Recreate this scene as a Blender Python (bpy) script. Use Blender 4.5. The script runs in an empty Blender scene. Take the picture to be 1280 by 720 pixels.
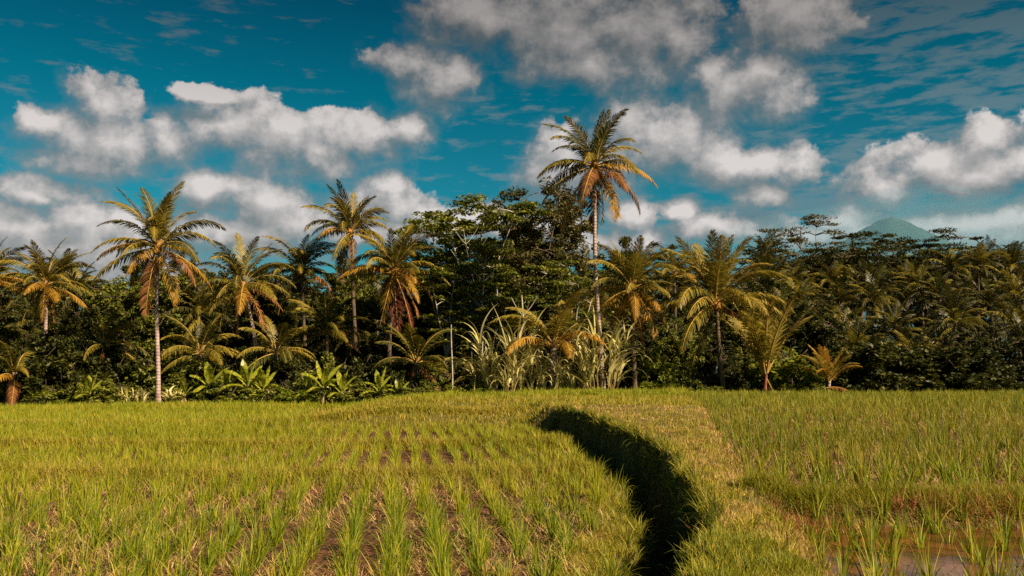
import bpy, math, random
import numpy as np
from mathutils import Vector, Matrix, Euler

rng = np.random.default_rng(7)
random.seed(7)
scene = bpy.context.scene
COL = scene.collection
PI = math.pi

# ------------------------------------------------------------------ camera
CAMZ = 2.5
F = 1108.0
PITCH = math.atan(90 / F)
cam_d = bpy.data.cameras.new("camera")
cam = bpy.data.objects.new("camera", cam_d)
COL.objects.link(cam)
cam.location = (0, 0, CAMZ)
cam.rotation_euler = (math.radians(90) + PITCH, 0, 0)
cam_d.sensor_width = 36
cam_d.lens = 36 * F / 1280
cam_d.clip_start = 0.1
cam_d.clip_end = 60000
scene.camera = cam
CP, SP = math.cos(PITCH), math.sin(PITCH)

def W(px, py, Y):
    """world point seen at photo pixel (px,py) at depth Y"""
    u = (px - 640) / F; v = (360 - py) / F
    d = (u, CP - v * SP, SP + v * CP)
    k = Y / d[1]
    return Vector((d[0] * k, Y, CAMZ + d[2] * k))

def to_px(x, y, z):
    dy = y; dz = z - CAMZ
    fwd = dy * CP + dz * SP
    up = -dy * SP + dz * CP
    return 640 + F * x / fwd, 360 - F * up / fwd

# ------------------------------------------------------------------ tagging
def tag(o, label=None, cat=None, group=None, kind=None):
    if label: o['label'] = label
    if cat: o['category'] = cat
    if group: o['group'] = group
    if kind: o['kind'] = kind
    return o

def empty(name, loc, label, cat, group=None, rz=0.0):
    o = bpy.data.objects.new(name, None)
    COL.objects.link(o)
    o.location = loc; o.rotation_euler = (0, 0, rz)
    o.empty_display_size = 0.3
    return tag(o, label, cat, group)

def link(name, me, parent=None, loc=(0, 0, 0), rz=0.0, scale=1.0):
    o = bpy.data.objects.new(name, me)
    COL.objects.link(o)
    o.parent = parent
    o.location = loc; o.rotation_euler = (0, 0, rz)
    o.scale = (scale,) * 3 if not hasattr(scale, '__len__') else scale
    return o

def mesh_np(name, V, Fq, mats=(), midx=None, smooth=False):
    V = np.asarray(V, dtype=np.float32); Fq = np.asarray(Fq, dtype=np.int32)
    me = bpy.data.meshes.new(name)
    n = len(Fq); k = Fq.shape[1]
    me.vertices.add(len(V)); me.vertices.foreach_set('co', V.ravel())
    me.loops.add(n * k); me.loops.foreach_set('vertex_index', Fq.ravel())
    me.polygons.add(n)
    me.polygons.foreach_set('loop_start', np.arange(0, n * k, k, dtype=np.int32))
    me.polygons.foreach_set('loop_total', np.full(n, k, dtype=np.int32))
    if midx is not None: me.polygons.foreach_set('material_index', np.asarray(midx, dtype=np.int32))
    if smooth: me.polygons.foreach_set('use_smooth', np.ones(n, dtype=bool))
    for m in mats: me.materials.append(m)
    me.update(calc_edges=True)
    return me

class Acc:
    def __init__(s): s.V = []; s.F = []; s.M = []; s.n = 0
    def add(s, V, Fq, m=0):
        s.V.append(V); s.F.append(Fq + s.n); s.M.append(np.full(len(Fq), m, dtype=np.int32)); s.n += len(V)
    def mesh(s, name, mats=(), smooth=False):
        return mesh_np(name, np.concatenate(s.V), np.concatenate(s.F), mats, np.concatenate(s.M), smooth)
    def arrays(s): return np.concatenate(s.V), np.concatenate(s.F)

def strips(P, az, L, th0, bend, w, segs=3, twist=None, power=1.4, taper=2.0):
    """grass-like blades, vectorised. P (n,3)"""
    n = len(P); S = segs + 1
    t = np.linspace(0, 1, S)
    tm = (t[1:] + t[:-1]) / 2
    ang = th0[:, None] + bend[:, None] * tm[None, :] ** power
    ds = L[:, None] / segs
    hx = np.concatenate([np.zeros((n, 1)), np.cumsum(np.sin(ang) * ds, 1)], 1)
    hz = np.concatenate([np.zeros((n, 1)), np.cumsum(np.cos(ang) * ds, 1)], 1)
    c, s = np.cos(az)[:, None], np.sin(az)[:, None]
    C = np.stack([P[:, 0:1] + hx * c, P[:, 1:2] + hx * s, P[:, 2:3] + hz], -1)
    if twist is None: twist = rng.uniform(-1.2, 1.2, n)
    sa = az + PI / 2 + twist
    side = np.stack([np.cos(sa), np.sin(sa), np.zeros(n)], -1)[:, None, :]
    ww = (w[:, None] * np.maximum(0.06, (1 - t[None, :] ** taper)) * 0.5)[..., None]
    V = np.stack([C - side * ww, C + side * ww], 2).reshape(-1, 3)
    base = (np.arange(n) * S * 2)[:, None] + (np.arange(segs) * 2)[None, :]
    Fq = np.stack([base, base + 1, base + 3, base + 2], -1).reshape(-1, 4)
    return V, Fq

def tube(path, radii, sides=6):
    path = np.asarray(path, float); n = len(path)
    T = np.gradient(path, axis=0); T /= np.linalg.norm(T, axis=1)[:, None] + 1e-9
    ref = np.array([0.31, 0.95, 0.05])
    A = np.cross(T, ref); A /= np.linalg.norm(A, axis=1)[:, None] + 1e-9
    B = np.cross(T, A)
    a = np.linspace(0, 2 * PI, sides, endpoint=False)
    r = np.asarray(radii, float)[:, None, None]
    V = path[:, None, :] + r * (np.cos(a)[None, :, None] * A[:, None, :] + np.sin(a)[None, :, None] * B[:, None, :])
    V = V.reshape(-1, 3)
    i = np.arange(n - 1)[:, None] * sides; j = np.arange(sides)[None, :]; j2 = (j + 1) % sides
    Fq = np.stack([i + j, i + j2, i + sides + j2, i + sides + j], -1).reshape(-1, 4)
    return V, Fq

# ------------------------------------------------------------------ materials
def new_mat(name):
    m = bpy.data.materials.new(name); m.use_nodes = True
    nt = m.node_tree; nt.nodes.clear()
    return m, nt

def ramp(nt, stops):
    r = nt.nodes.new('ShaderNodeValToRGB')
    e = r.color_ramp.elements
    while len(e) < len(stops): e.new(0.5)
    for i, (p, c) in enumerate(stops):
        e[i].position = p; e[i].color = (*c, 1)
    return r

def leaf_mat(name, stops, trans=0.35, rough=0.55, spec=0.25, nscale=0.6, namt=0.35, island=0.65):
    """foliage: hue varies by leaf and in patches through the plant"""
    m, nt = new_mat(name); N = nt.nodes; Lk = nt.links
    geo = N.new('ShaderNodeNewGeometry')
    tc = N.new('ShaderNodeTexCoord'); oi = N.new('ShaderNodeObjectInfo')
    noi = N.new('ShaderNodeTexNoise'); noi.inputs['Scale'].default_value = nscale; noi.inputs['Detail'].default_value = 2
    Lk.new(tc.outputs['Object'], noi.inputs['Vector'])
    a = N.new('ShaderNodeMath'); a.operation = 'MULTIPLY'; a.inputs[1].default_value = island
    Lk.new(geo.outputs['Random Per Island'], a.inputs[0])
    b = N.new('ShaderNodeMath'); b.operation = 'MULTIPLY_ADD'; b.inputs[1].default_value = namt * 2
    Lk.new(noi.outputs['Fac'], b.inputs[0]); Lk.new(a.outputs[0], b.inputs[2])
    c = N.new('ShaderNodeMath'); c.operation = 'MULTIPLY_ADD'; c.inputs[1].default_value = 0.16
    Lk.new(oi.outputs['Random'], c.inputs[0]); Lk.new(b.outputs[0], c.inputs[2])
    d = N.new('ShaderNodeMath'); d.operation = 'SUBTRACT'; d.inputs[1].default_value = namt * 0.5 + 0.08
    Lk.new(c.outputs[0], d.inputs[0])
    r = ramp(nt, stops); Lk.new(d.outputs[0], r.inputs['Fac'])
    p = N.new('ShaderNodeBsdfPrincipled')
    p.inputs['Roughness'].default_value = rough
    p.inputs['Specular IOR Level'].default_value = spec
    Lk.new(r.outputs['Color'], p.inputs['Base Color'])
    t = N.new('ShaderNodeBsdfTranslucent'); Lk.new(r.outputs['Color'], t.inputs['Color'])
    mx = N.new('ShaderNodeMixShader'); mx.inputs[0].default_value = trans
    Lk.new(p.outputs[0], mx.inputs[1]); Lk.new(t.outputs[0], mx.inputs[2])
    o = N.new('ShaderNodeOutputMaterial'); Lk.new(mx.outputs[0], o.inputs['Surface'])
    return m

M = {}
M['rice'] = leaf_mat('rice_leaf', [(0.0, (0.11, 0.155, 0.007)), (0.4, (0.22, 0.26, 0.009)), (0.75, (0.37, 0.35, 0.018)), (1.0, (0.55, 0.42, 0.06))], nscale=0.35, trans=0.4, spec=0.3)
M['rice_near'] = leaf_mat('rice_leaf_near', [(0.0, (0.08, 0.145, 0.007)), (0.5, (0.20, 0.26, 0.009)), (0.8, (0.38, 0.35, 0.02)), (1.0, (0.58, 0.44, 0.09))], nscale=2.0, namt=0.15, island=0.8, trans=0.4, spec=0.3)
M['rice_upper'] = leaf_mat('rice_leaf_upper', [(0.0, (0.07, 0.11, 0.008)), (0.45, (0.17, 0.20, 0.010)), (0.8, (0.34, 0.29, 0.02)), (1.0, (0.52, 0.38, 0.07))], nscale=0.5, trans=0.35, spec=0.3)
M['grass'] = leaf_mat('bank_grass', [(0.0, (0.10, 0.12, 0.006)), (0.4, (0.26, 0.25, 0.012)), (0.7, (0.44, 0.34, 0.05)), (1.0, (0.60, 0.42, 0.14))], nscale=0.8, spec=0.2)
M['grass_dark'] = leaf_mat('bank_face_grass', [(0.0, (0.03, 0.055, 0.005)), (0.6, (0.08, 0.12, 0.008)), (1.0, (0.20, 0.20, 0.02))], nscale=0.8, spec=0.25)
M['straw'] = leaf_mat('straw', [(0.0, (0.30, 0.15, 0.05)), (0.5, (0.48, 0.31, 0.11)), (1.0, (0.60, 0.46, 0.20))], trans=0.2, spec=0.1)
M['redweed'] = leaf_mat('red_weed', [(0.0, (0.16, 0.04, 0.02)), (0.5, (0.36, 0.12, 0.06)), (1.0, (0.5, 0.3, 0.1))], trans=0.25)
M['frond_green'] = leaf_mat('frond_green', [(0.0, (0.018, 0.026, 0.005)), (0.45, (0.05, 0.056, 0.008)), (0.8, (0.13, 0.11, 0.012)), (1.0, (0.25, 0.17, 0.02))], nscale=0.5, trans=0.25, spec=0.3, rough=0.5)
M['frond_shade'] = leaf_mat('frond_shade', [(0.0, (0.014, 0.019, 0.004)), (0.5, (0.05, 0.048, 0.008)), (1.0, (0.20, 0.14, 0.016))], nscale=0.5, trans=0.2, spec=0.35, rough=0.45)  # darker copy of the green frond: forest shade put into its colour
M['frond_olive'] = leaf_mat('frond_olive', [(0.0, (0.05, 0.052, 0.007)), (0.45, (0.15, 0.13, 0.012)), (0.8, (0.29, 0.21, 0.02)), (1.0, (0.42, 0.28, 0.04))], nscale=0.5, trans=0.3, spec=0.4, rough=0.45)
M['frond_gold'] = leaf_mat('frond_gold', [(0.0, (0.14, 0.09, 0.01)), (0.5, (0.34, 0.18, 0.015)), (1.0, (0.50, 0.26, 0.03))], nscale=0.5, trans=0.3, spec=0.3)
M['frond_yellow'] = leaf_mat('frond_yellow', [(0.0, (0.10, 0.09, 0.012)), (0.5, (0.26, 0.20, 0.025)), (1.0, (0.46, 0.33, 0.07))], nscale=0.5, trans=0.3, spec=0.3)
M['frond_dead'] = leaf_mat('frond_dead', [(0.0, (0.06, 0.03, 0.015)), (0.5, (0.22, 0.09, 0.03)), (1.0, (0.38, 0.16, 0.05))], nscale=0.5, trans=0.2, spec=0.1)
M['frond_red'] = leaf_mat('frond_red', [(0.0, (0.03, 0.010, 0.008)), (0.5, (0.13, 0.035, 0.02)), (1.0, (0.28, 0.09, 0.03))], nscale=0.5, trans=0.2, spec=0.1)
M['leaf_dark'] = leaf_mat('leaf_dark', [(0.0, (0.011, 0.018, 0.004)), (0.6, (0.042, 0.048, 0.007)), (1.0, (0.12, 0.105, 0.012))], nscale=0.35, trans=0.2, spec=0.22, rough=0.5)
M['leaf_mid'] = leaf_mat('leaf_mid', [(0.0, (0.04, 0.05, 0.007)), (0.5, (0.12, 0.14, 0.012)), (1.0, (0.28, 0.25, 0.025))], nscale=0.35, trans=0.25, spec=0.35)
M['leaf_light'] = leaf_mat('leaf_light', [(0.0, (0.06, 0.09, 0.008)), (0.5, (0.15, 0.18, 0.012)), (1.0, (0.30, 0.27, 0.02))], nscale=0.5, trans=0.35, spec=0.3)
M['leaf_brown'] = leaf_mat('leaf_brown', [(0.0, (0.03, 0.032, 0.009)), (0.5, (0.08, 0.075, 0.016)), (1.0, (0.20, 0.15, 0.045))], nscale=0.35, trans=0.25, spec=0.35)
M['banana'] = leaf_mat('banana_leaf', [(0.0, (0.12, 0.18, 0.012)), (0.5, (0.30, 0.32, 0.02)), (1.0, (0.52, 0.45, 0.06))], nscale=0.9, trans=0.45, spec=0.4, rough=0.35)
M['cane'] = leaf_mat('cane_leaf', [(0.0, (0.20, 0.20, 0.035)), (0.4, (0.50, 0.44, 0.14)), (1.0, (0.80, 0.70, 0.42))], nscale=0.6, trans=0.3, spec=0.4)

def bark_mat(name, c1, c2, scale=3.0, stretch=1.0, rings=0.0):
    m, nt = new_mat(name); N = nt.nodes; Lk = nt.links
    tc = N.new('ShaderNodeTexCoord'); mp = N.new('ShaderNodeMapping')
    mp.inputs['Scale'].default_value = (1, 1, stretch)
    Lk.new(tc.outputs['Object'], mp.inputs['Vector'])
    noi = N.new('ShaderNodeTexNoise'); noi.inputs['Scale'].default_value = scale; noi.inputs['Detail'].default_value = 5
    Lk.new(mp.outputs[0], noi.inputs['Vector'])
    r = ramp(nt, [(0.3, c1), (0.7, c2)]); Lk.new(noi.outputs['Fac'], r.inputs['Fac'])
    p = N.new('ShaderNodeBsdfPrincipled'); p.inputs['Roughness'].default_value = 0.85
    p.inputs['Specular IOR Level'].default_value = 0.15
    bmp = N.new('ShaderNodeBump'); bmp.inputs['Strength'].default_value = 0.6; bmp.inputs['Distance'].default_value = 0.03
    if rings:
        wv = N.new('ShaderNodeTexWave'); wv.bands_direction = 'Z'; wv.inputs['Scale'].default_value = rings
        wv.inputs['Distortion'].default_value = 1.5; wv.inputs['Detail'].default_value = 2
        Lk.new(tc.outputs['Object'], wv.inputs['Vector'])
        mx = N.new('ShaderNodeMix'); mx.data_type = 'RGBA'; mx.blend_type = 'MULTIPLY'; mx.inputs[0].default_value = 0.22
        Lk.new(r.outputs[0], mx.inputs[6]); Lk.new(wv.outputs['Color'], mx.inputs[7])
        Lk.new(mx.outputs[2], p.inputs['Base Color']); Lk.new(wv.outputs['Fac'], bmp.inputs['Height'])
    else:
        Lk.new(r.outputs[0], p.inputs['Base Color']); Lk.new(noi.outputs['Fac'], bmp.inputs['Height'])
    Lk.new(bmp.outputs[0], p.inputs['Normal'])
    o = N.new('ShaderNodeOutputMaterial'); Lk.new(p.outputs[0], o.inputs['Surface'])
    return m

M['palm_trunk'] = bark_mat('palm_trunk', (0.20, 0.13, 0.11), (0.50, 0.38, 0.33), 2.0, 1.0, 1.6)
M['pale_bark'] = bark_mat('pale_bark', (0.20, 0.18, 0.145), (0.48, 0.44, 0.37), 3.0, 0.5)
M['dark_bark'] = bark_mat('dark_bark', (0.05, 0.035, 0.022), (0.16, 0.115, 0.075), 4.0, 0.4)
M['stalk'] = bark_mat('stalk', (0.20, 0.12, 0.05), (0.42, 0.30, 0.13), 6.0, 0.3)
M['red_stem'] = bark_mat('red_stem', (0.10, 0.03, 0.02), (0.34, 0.12, 0.08), 5.0, 0.5)
M['rachis'] = bark_mat('rachis', (0.22, 0.14, 0.03), (0.42, 0.27, 0.07), 3.0, 0.5)
M['husk'] = bark_mat('husk', (0.16, 0.06, 0.02), (0.42, 0.16, 0.04), 6.0)
M['coconut'] = bark_mat('coconut', (0.20, 0.10, 0.02), (0.42, 0.24, 0.04), 3.0)

# ------------------------------------------------------------------ terrain
BR_Y = np.array([-60, 0, 4, 6.95, 8.2, 9.5, 10.9, 12.2, 13.5, 15.6, 17.7, 19.5, 21.5, 23.5, 25.6, 28.5, 31.2, 32.6, 34, 35.5, 38, 42, 47, 52, 60])
BR_X = np.array([-14, -2.2, 0.5, 1.42, 1.78, 2.10, 2.27, 2.32, 2.5, 2.72, 2.80, 2.62, 2.50, 2.45, 2.35, 2.1, 1.75, 1.6, 1.5, 1.5, 1.5, 1.5, 1.5, 1.5, 1.5])
LP_Y = np.array([-60, 0, 4, 7.5, 9, 10.2, 11.0, 11.6, 12.3, 13.2, 14.0, 14.95, 16.0, 16.8, 18.0, 19.2, 20.4, 22.8, 26.2, 30.5, 32, 33.2, 34.5, 36.5, 40, 46, 52, 60])
LP_X = np.array([-16, -3.6, -1.0, 0.55, 1.02, 1.18, 1.50, 1.68, 1.50, 1.66, 1.60, 1.75, 1.52, 1.42, 1.75, 1.98, 1.85, 1.76, 1.38, 0.72, 0.55, 0.5, 0.5, 0.5, 0.5, 0.5, 0.5, 0.5])
CR_Y = np.array([-60, 0, 8, 10.3, 12.7, 16, 19.7, 26, 31, 35, 45, 60])
CR_X = np.array([-9, 0.4, 2.5, 3.05, 3.15, 3.75, 4.4, 5.6, 6.6, 7.4, 9.0, 12.0])

def sstep(a, b, x):
    t = np.clip((x - a) / (b - a), 0, 1); return t * t * (3 - 2 * t)

def vnoise(x, y, s, seed=0):
    """cheap smooth pseudo noise -1..1"""
    x = x * s; y = y * s
    return (np.sin(x * 1.7 + 3.1 * np.sin(y * 0.9 + seed) + seed * 1.3) * 0.4 + np.sin(y * 2.3 + 2.1 * np.sin(x * 1.3 - seed) + seed) * 0.35
            + np.sin(x * 4.1 + y * 3.7 + seed * 2.7) * 0.15 + np.sin(x * 7.3 - y * 6.1 + seed) * 0.1)

def bund1(x): return 15.8 + 0.07 * np.minimum(x, 0) * -1 + 0.4 * np.sin(x * 0.35 + 0.6)
def bund2(x): return 24.6 + 0.5 * np.sin(x * 0.22)
def bund3(x): return 35.5 + 0.6 * np.sin(x * 0.17 + 2)
WATER_Z = 0.60

def ground(x, y):
    x = np.asarray(x, float); y = np.asarray(y, float)
    wob = 0.13 * vnoise(x * 0 + y, x * 0, 1.1, 2) + 0.10 * vnoise(y, y * 0, 4.3, 5)
    bx = np.interp(y, BR_Y, BR_X) + wob
    lx = np.interp(y, LP_Y, LP_X) + 0.6 * wob + 0.10 * vnoise(y, y * 0, 2.3, 9)
    # left terraces
    b1 = np.exp(-((y - bund1(x)) / 0.28) ** 2); b2 = np.exp(-((y - bund2(x)) / 0.3) ** 2); b3 = np.exp(-((y - bund3(x)) / 0.35) ** 2)
    zl = 0.26 * (1 - sstep(-0.3, 0.6, y - bund1(x))) + 0.06 * (1 - sstep(-0.3, 0.6, y - bund2(x))) + 0.24 * b1 + 0.17 * b2 + 0.12 * b3
    zl = zl - 0.02 * sstep(38, 50, y) + 0.16 * sstep(44, 51, y) * np.exp(-((x + 17) / 8.0) ** 2)
    zl = zl + 0.10 * np.exp(-((x - lx + 0.35) / 0.3) ** 2) * (y < 40)
    zl = zl + 0.012 * vnoise(x, y, 3.0, 1)
    # right terrace
    zr = np.full_like(x, 0.78) + 0.0 * y
    cx = np.interp(y, CR_Y, CR_X)
    zr = zr + 0.14 * (1 - sstep(-0.4, 0.3, x - cx)) + (0.06 * vnoise(x, y, 0.9, 3) + 0.04 * vnoise(x, y, 2.3, 5)) * (1 - sstep(-0.4, 0.3, x - cx))
    zr = zr + 0.08 * np.exp(-((y - 31.5 - 0.5 * np.sin(x * .3)) / 0.4) ** 2) * sstep(-0.5, 0.5, x - cx)
    bw = np.exp(-((y - 10.95 - 0.25 * np.sin(x * 0.9)) / 0.30) ** 2)
    zr = zr + (0.12 + 0.03 * vnoise(x, y, 2.5, 7)) * bw * sstep(-0.6, 0.2, x - 3.0)
    inw = (1 - sstep(10.35, 10.65, y - 0.25 * np.sin(x * 0.9))) * sstep(0.0, 0.45, x - (2.35 + 0.09 * (y - 6) + 0.12 * np.sin(y * 3)))
    inw = inw * sstep(3.0, 4.0, y)
    zr = zr - 0.26 * inw + 0.035 * vnoise(x, y, 3.1, 4) * inw
    zr = zr + 0.010 * vnoise(x, y, 3.5, 6)
    zr = zr - 0.16 * sstep(42, 50, y) * (1 - sstep(-2, 4, x))
    # bank
    gentle = sstep(31.2, 33.0, y)
    dfl = -0.42 * (1 - gentle)
    steep = 0.20 + 0.9 * gentle
    up = sstep(0, 1, (x - (bx - steep)) / np.maximum(steep + 0.05, 0.01))
    flo = sstep(0, 1, (x - lx) / np.maximum(0.35 * np.maximum(bx - steep - lx, 0.3), 0.05))
    uf = sstep(32.0, 39.0, y + 0.4 * vnoise(x, y, 0.5, 2)) * sstep(-11, -4, x)
    up = 1 - (1 - up) * (1 - uf)
    zlow = zl * (1 - flo) + dfl * flo + 0.07 * vnoise(x, y, 2.7, 8) * flo
    z = zlow * (1 - up) + zr * up
    z = z - 0.40 * sstep(24, 50, y)
    # forest floor falls slightly then runs flat, rising very gently far away
    edge = 53.0 + 0.6 * np.sin(x * 0.21) + 0.3 * np.sin(x * 0.83)
    f = sstep(0, 3.0, y - edge)
    z = z * (1 - f) + (-0.6 + 0.15 * vnoise(x, y, 0.25, 3)) * f
    back = sstep(0, 1, (-y - 4) / 10)
    z = z * (1 - back) + 0.6 * back
    return z

def g1(x, y): return float(ground(np.array([x]), np.array([y]))[0])

def cover(x, y):
    """0 = ploughed paddy mud, 1 = grassy earth, 2 = forest floor"""
    bx = np.interp(y, BR_Y, BR_X); lx = np.interp(y, LP_Y, LP_X); cx = np.interp(y, CR_Y, CR_X)
    g = sstep(-0.35, -0.05, x - lx) * (1 - sstep(-0.2, 0.35, x - cx))
    g = np.maximum(g, np.exp(-((y - bund1(x)) / 0.45) ** 4) * (x < lx)); g = np.maximum(g, np.exp(-((y - bund2(x)) / 0.4) ** 4) * (x < lx))
    g = np.maximum(g, np.exp(-((y - 10.95 - 0.25 * np.sin(x * 0.9)) / 0.45) ** 4) * (x > cx))
    g = np.maximum(g, sstep(32.5, 33.5, y) * sstep(-9, -7.5, x) * (x < cx)); g = np.maximum(g, sstep(-0.5, 0.5, y - 51)); g = np.maximum(g, 1 - sstep(0, 3, y))
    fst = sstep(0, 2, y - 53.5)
    return g, fst

nr, nc = 760, 620
ys = np.concatenate([-np.geomspace(2000, 3, 60), np.linspace(-2.6, 3.8, 16), np.geomspace(4, 60, 560), np.geomspace(62, 20500, nr - 636)])
kk = 3.2
s = np.sinh(np.linspace(-1, 1, nc) * kk) / math.sinh(kk)
YY, SS = np.meshgrid(ys, s, indexing='ij')
XX = SS * (np.abs(YY) * 1.5 + 14) + np.interp(YY, BR_Y, BR_X) * np.exp(-np.abs(SS) * 6)
ZZ = ground(XX, YY)
V = np.stack([XX, YY, ZZ], -1).reshape(-1, 3)
nr = len(ys)
ii = (np.arange(nr - 1)[:, None] * nc + np.arange(nc - 1)[None, :])
Fq = np.stack([ii, ii + 1, ii + nc + 1, ii + nc], -1).reshape(-1, 4)

def soil_mat():
    m, nt = new_mat('soil'); N = nt.nodes; Lk = nt.links
    geo = N.new('ShaderNodeNewGeometry')
    at = N.new('ShaderNodeAttribute'); at.attribute_name = 'grassy'
    af = N.new('ShaderNodeAttribute'); af.attribute_name = 'forest'
    n1 = N.new('ShaderNodeTexNoise'); n1.inputs['Scale'].default_value = 5.0; n1.inputs['Detail'].default_value = 8
    n2 = N.new('ShaderNodeTexNoise'); n2.inputs['Scale'].default_value = 22.0; n2.inputs['Detail'].default_value = 5
    vo = N.new('ShaderNodeTexVoronoi'); vo.inputs['Scale'].default_value = 14.0
    for n in (n1, n2, vo): Lk.new(geo.outputs['Position'], n.inputs['Vector'])
    r1 = ramp(nt, [(0.3, (0.035, 0.015, 0.009)), (0.5, (0.10, 0.04, 0.021)), (0.72, (0.20, 0.09, 0.045))])
    Lk.new(n1.outputs['Fac'], r1.inputs['Fac'])
    r2 = ramp(nt, [(0.3, (0.05, 0.045, 0.010)), (0.6, (0.14, 0.11, 0.025)), (0.8, (0.28, 0.19, 0.07))])
    Lk.new(n2.outputs['Fac'], r2.inputs['Fac'])
    mx = N.new('ShaderNodeMix'); mx.data_type = 'RGBA'; Lk.new(at.outputs['Fac'], mx.inputs[0])
    Lk.new(r1.outputs[0], mx.inputs[6]); Lk.new(r2.outputs[0], mx.inputs[7])
    mx2 = N.new('ShaderNodeMix'); mx2.data_type = 'RGBA'; Lk.new(af.outputs['Fac'], mx2.inputs[0])
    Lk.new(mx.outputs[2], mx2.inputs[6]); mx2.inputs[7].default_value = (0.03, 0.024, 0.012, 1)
    p = N.new('ShaderNodeBsdfPrincipled'); Lk.new(mx2.outputs[2], p.inputs['Base Color'])
    p.inputs['Roughness'].default_value = 0.8; p.inputs['Specular IOR Level'].default_value = 0.25
    ad = N.new('ShaderNodeMath'); ad.operation = 'ADD'; Lk.new(n2.outputs['Fac'], ad.inputs[0]); Lk.new(vo.outputs['Distance'], ad.inputs[1])
    b = N.new('ShaderNodeBump'); b.inputs['Strength'].default_value = 0.9; b.inputs['Distance'].default_value = 0.05
    Lk.new(ad.outputs[0], b.inputs['Height']); Lk.new(b.outputs[0], p.inputs['Normal'])
    o = N.new('ShaderNodeOutputMaterial'); Lk.new(p.outputs[0], o.inputs['Surface'])
    return m
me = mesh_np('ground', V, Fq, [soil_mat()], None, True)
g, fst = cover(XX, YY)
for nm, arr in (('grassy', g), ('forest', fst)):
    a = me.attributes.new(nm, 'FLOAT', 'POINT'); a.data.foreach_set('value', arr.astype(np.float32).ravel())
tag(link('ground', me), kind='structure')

# muddy water of the near upper paddy
def water_mat():
    m, nt = new_mat('muddy_water'); N = nt.nodes; Lk = nt.links
    tc = N.new('ShaderNodeTexCoord')
    n = N.new('ShaderNodeTexNoise'); n.inputs['Scale'].default_value = 2.5; n.inputs['Detail'].default_value = 4
    Lk.new(tc.outputs['Object'], n.inputs['Vector'])
    r = ramp(nt, [(0.35, (0.055, 0.021, 0.008)), (0.7, (0.17, 0.062, 0.018))]); Lk.new(n.outputs['Fac'], r.inputs['Fac'])
    p = N.new('ShaderNodeBsdfPrincipled'); p.inputs['Roughness'].default_value = 0.10; p.inputs['IOR'].default_value = 1.33; p.inputs['Specular IOR Level'].default_value = 0.35
    Lk.new(r.outputs[0], p.inputs['Base Color'])
    n2 = N.new('ShaderNodeTexNoise'); n2.inputs['Scale'].default_value = 9; n2.inputs['Detail'].default_value = 2
    Lk.new(tc.outputs['Object'], n2.inputs['Vector'])
    b = N.new('ShaderNodeBump'); b.inputs['Strength'].default_value = 0.12; b.inputs['Distance'].default_value = 0.02
    Lk.new(n2.outputs['Fac'], b.inputs['Height']); Lk.new(b.outputs[0], p.inputs['Normal'])
    o = N.new('ShaderNodeOutputMaterial'); Lk.new(p.outputs[0], o.inputs['Surface'])
    return m
wx = np.linspace(2.0, 22, 60); wy = np.linspace(3.2, 10.9, 40)
WX, WY = np.meshgrid(wx, wy, indexing='ij')
wv = np.stack([WX, WY, np.full_like(WX, WATER_Z)], -1).reshape(-1, 3)
wi = (np.arange(59)[:, None] * 40 + np.arange(39)[None, :])
wf = np.stack([wi, wi + 40, wi + 41, wi + 1], -1).reshape(-1, 4)
keep = (ground(WX, WY) < WATER_Z + 0.08).reshape(-1)
wf = wf[keep[wf].any(1)]
tag(link('water', mesh_np('water', wv, wf, [water_mat()])), kind='structure')

# ------------------------------------------------------------------ rice
def tuft_arrays(nb, H, spread, width, segs=4, seed=0, th=0.30, bd=0.9):
    P = np.zeros((nb, 3)); a = rng.uniform(0, 2 * PI, nb); r = rng.uniform(0, spread, nb)
    P[:, 0] = np.cos(a) * r; P[:, 1] = np.sin(a) * r
    az = a + rng.normal(0, 0.6, nb)
    L = H * rng.uniform(0.6, 1.15, nb)
    t0 = np.abs(rng.normal(0, th, nb)); b = np.abs(rng.normal(0, bd, nb))
    return strips(P, az, L, t0, b, width * rng.uniform(0.7, 1.3, nb), segs)

def in_view(x, y, z, m=60):
    px, py = to_px(x, y, z)
    return (px > -m) & (px < 1280 + m) & (py < 720 + m) & (py > 0)

def place_templates(temps, pos, rz, sc, parts=None):
    """merge many copies of template arrays into one"""
    A = Acc()
    idx = rng.integers(0, len(temps), len(pos))
    for k, (V0, F0) in enumerate(temps):
        sel = np.where(idx == k)[0]
        if len(sel) == 0: continue
        c, s_ = np.cos(rz[sel])[:, None], np.sin(rz[sel])[:, None]
        q = sc[sel][:, None]
        X = (V0[None, :, 0] * c - V0[None, :, 1] * s_) * q + pos[sel, 0:1]
        Y_ = (V0[None, :, 0] * s_ + V0[None, :, 1] * c) * q + pos[sel, 1:2]
        Z = V0[None, :, 2] * q + pos[sel, 2:3]
        VV = np.stack([X, Y_, Z], -1).reshape(-1, 3)
        FF = (F0[None] + (np.arange(len(sel)) * len(V0))[:, None, None]).reshape(-1, 4)
        A.add(VV, FF)
    return A

# lower (left) field rows run away from the camera, slightly to the left
d = np.array([-0.13, 1.0]); d /= np.linalg.norm(d); nrm = np.array([d[1], -d[0]])
def rows(xr, yr, rs, ps, jit, dirv, nv):
    a = np.arange(-140, 140) * rs; b = np.arange(-20, 80, ps)
    A_, B_ = np.meshgrid(a, b, indexing='ij')
    A_ = A_ + rng.normal(0, jit, A_.shape); B_ = B_ + rng.normal(0, ps * 0.25, B_.shape)
    x = A_ * nv[0] + B_ * dirv[0]; y = A_ * nv[1] + B_ * dirv[1]
    m = (x > xr[0]) & (x < xr[1]) & (y > yr[0]) & (y < yr[1])
    return x[m], y[m]

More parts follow.
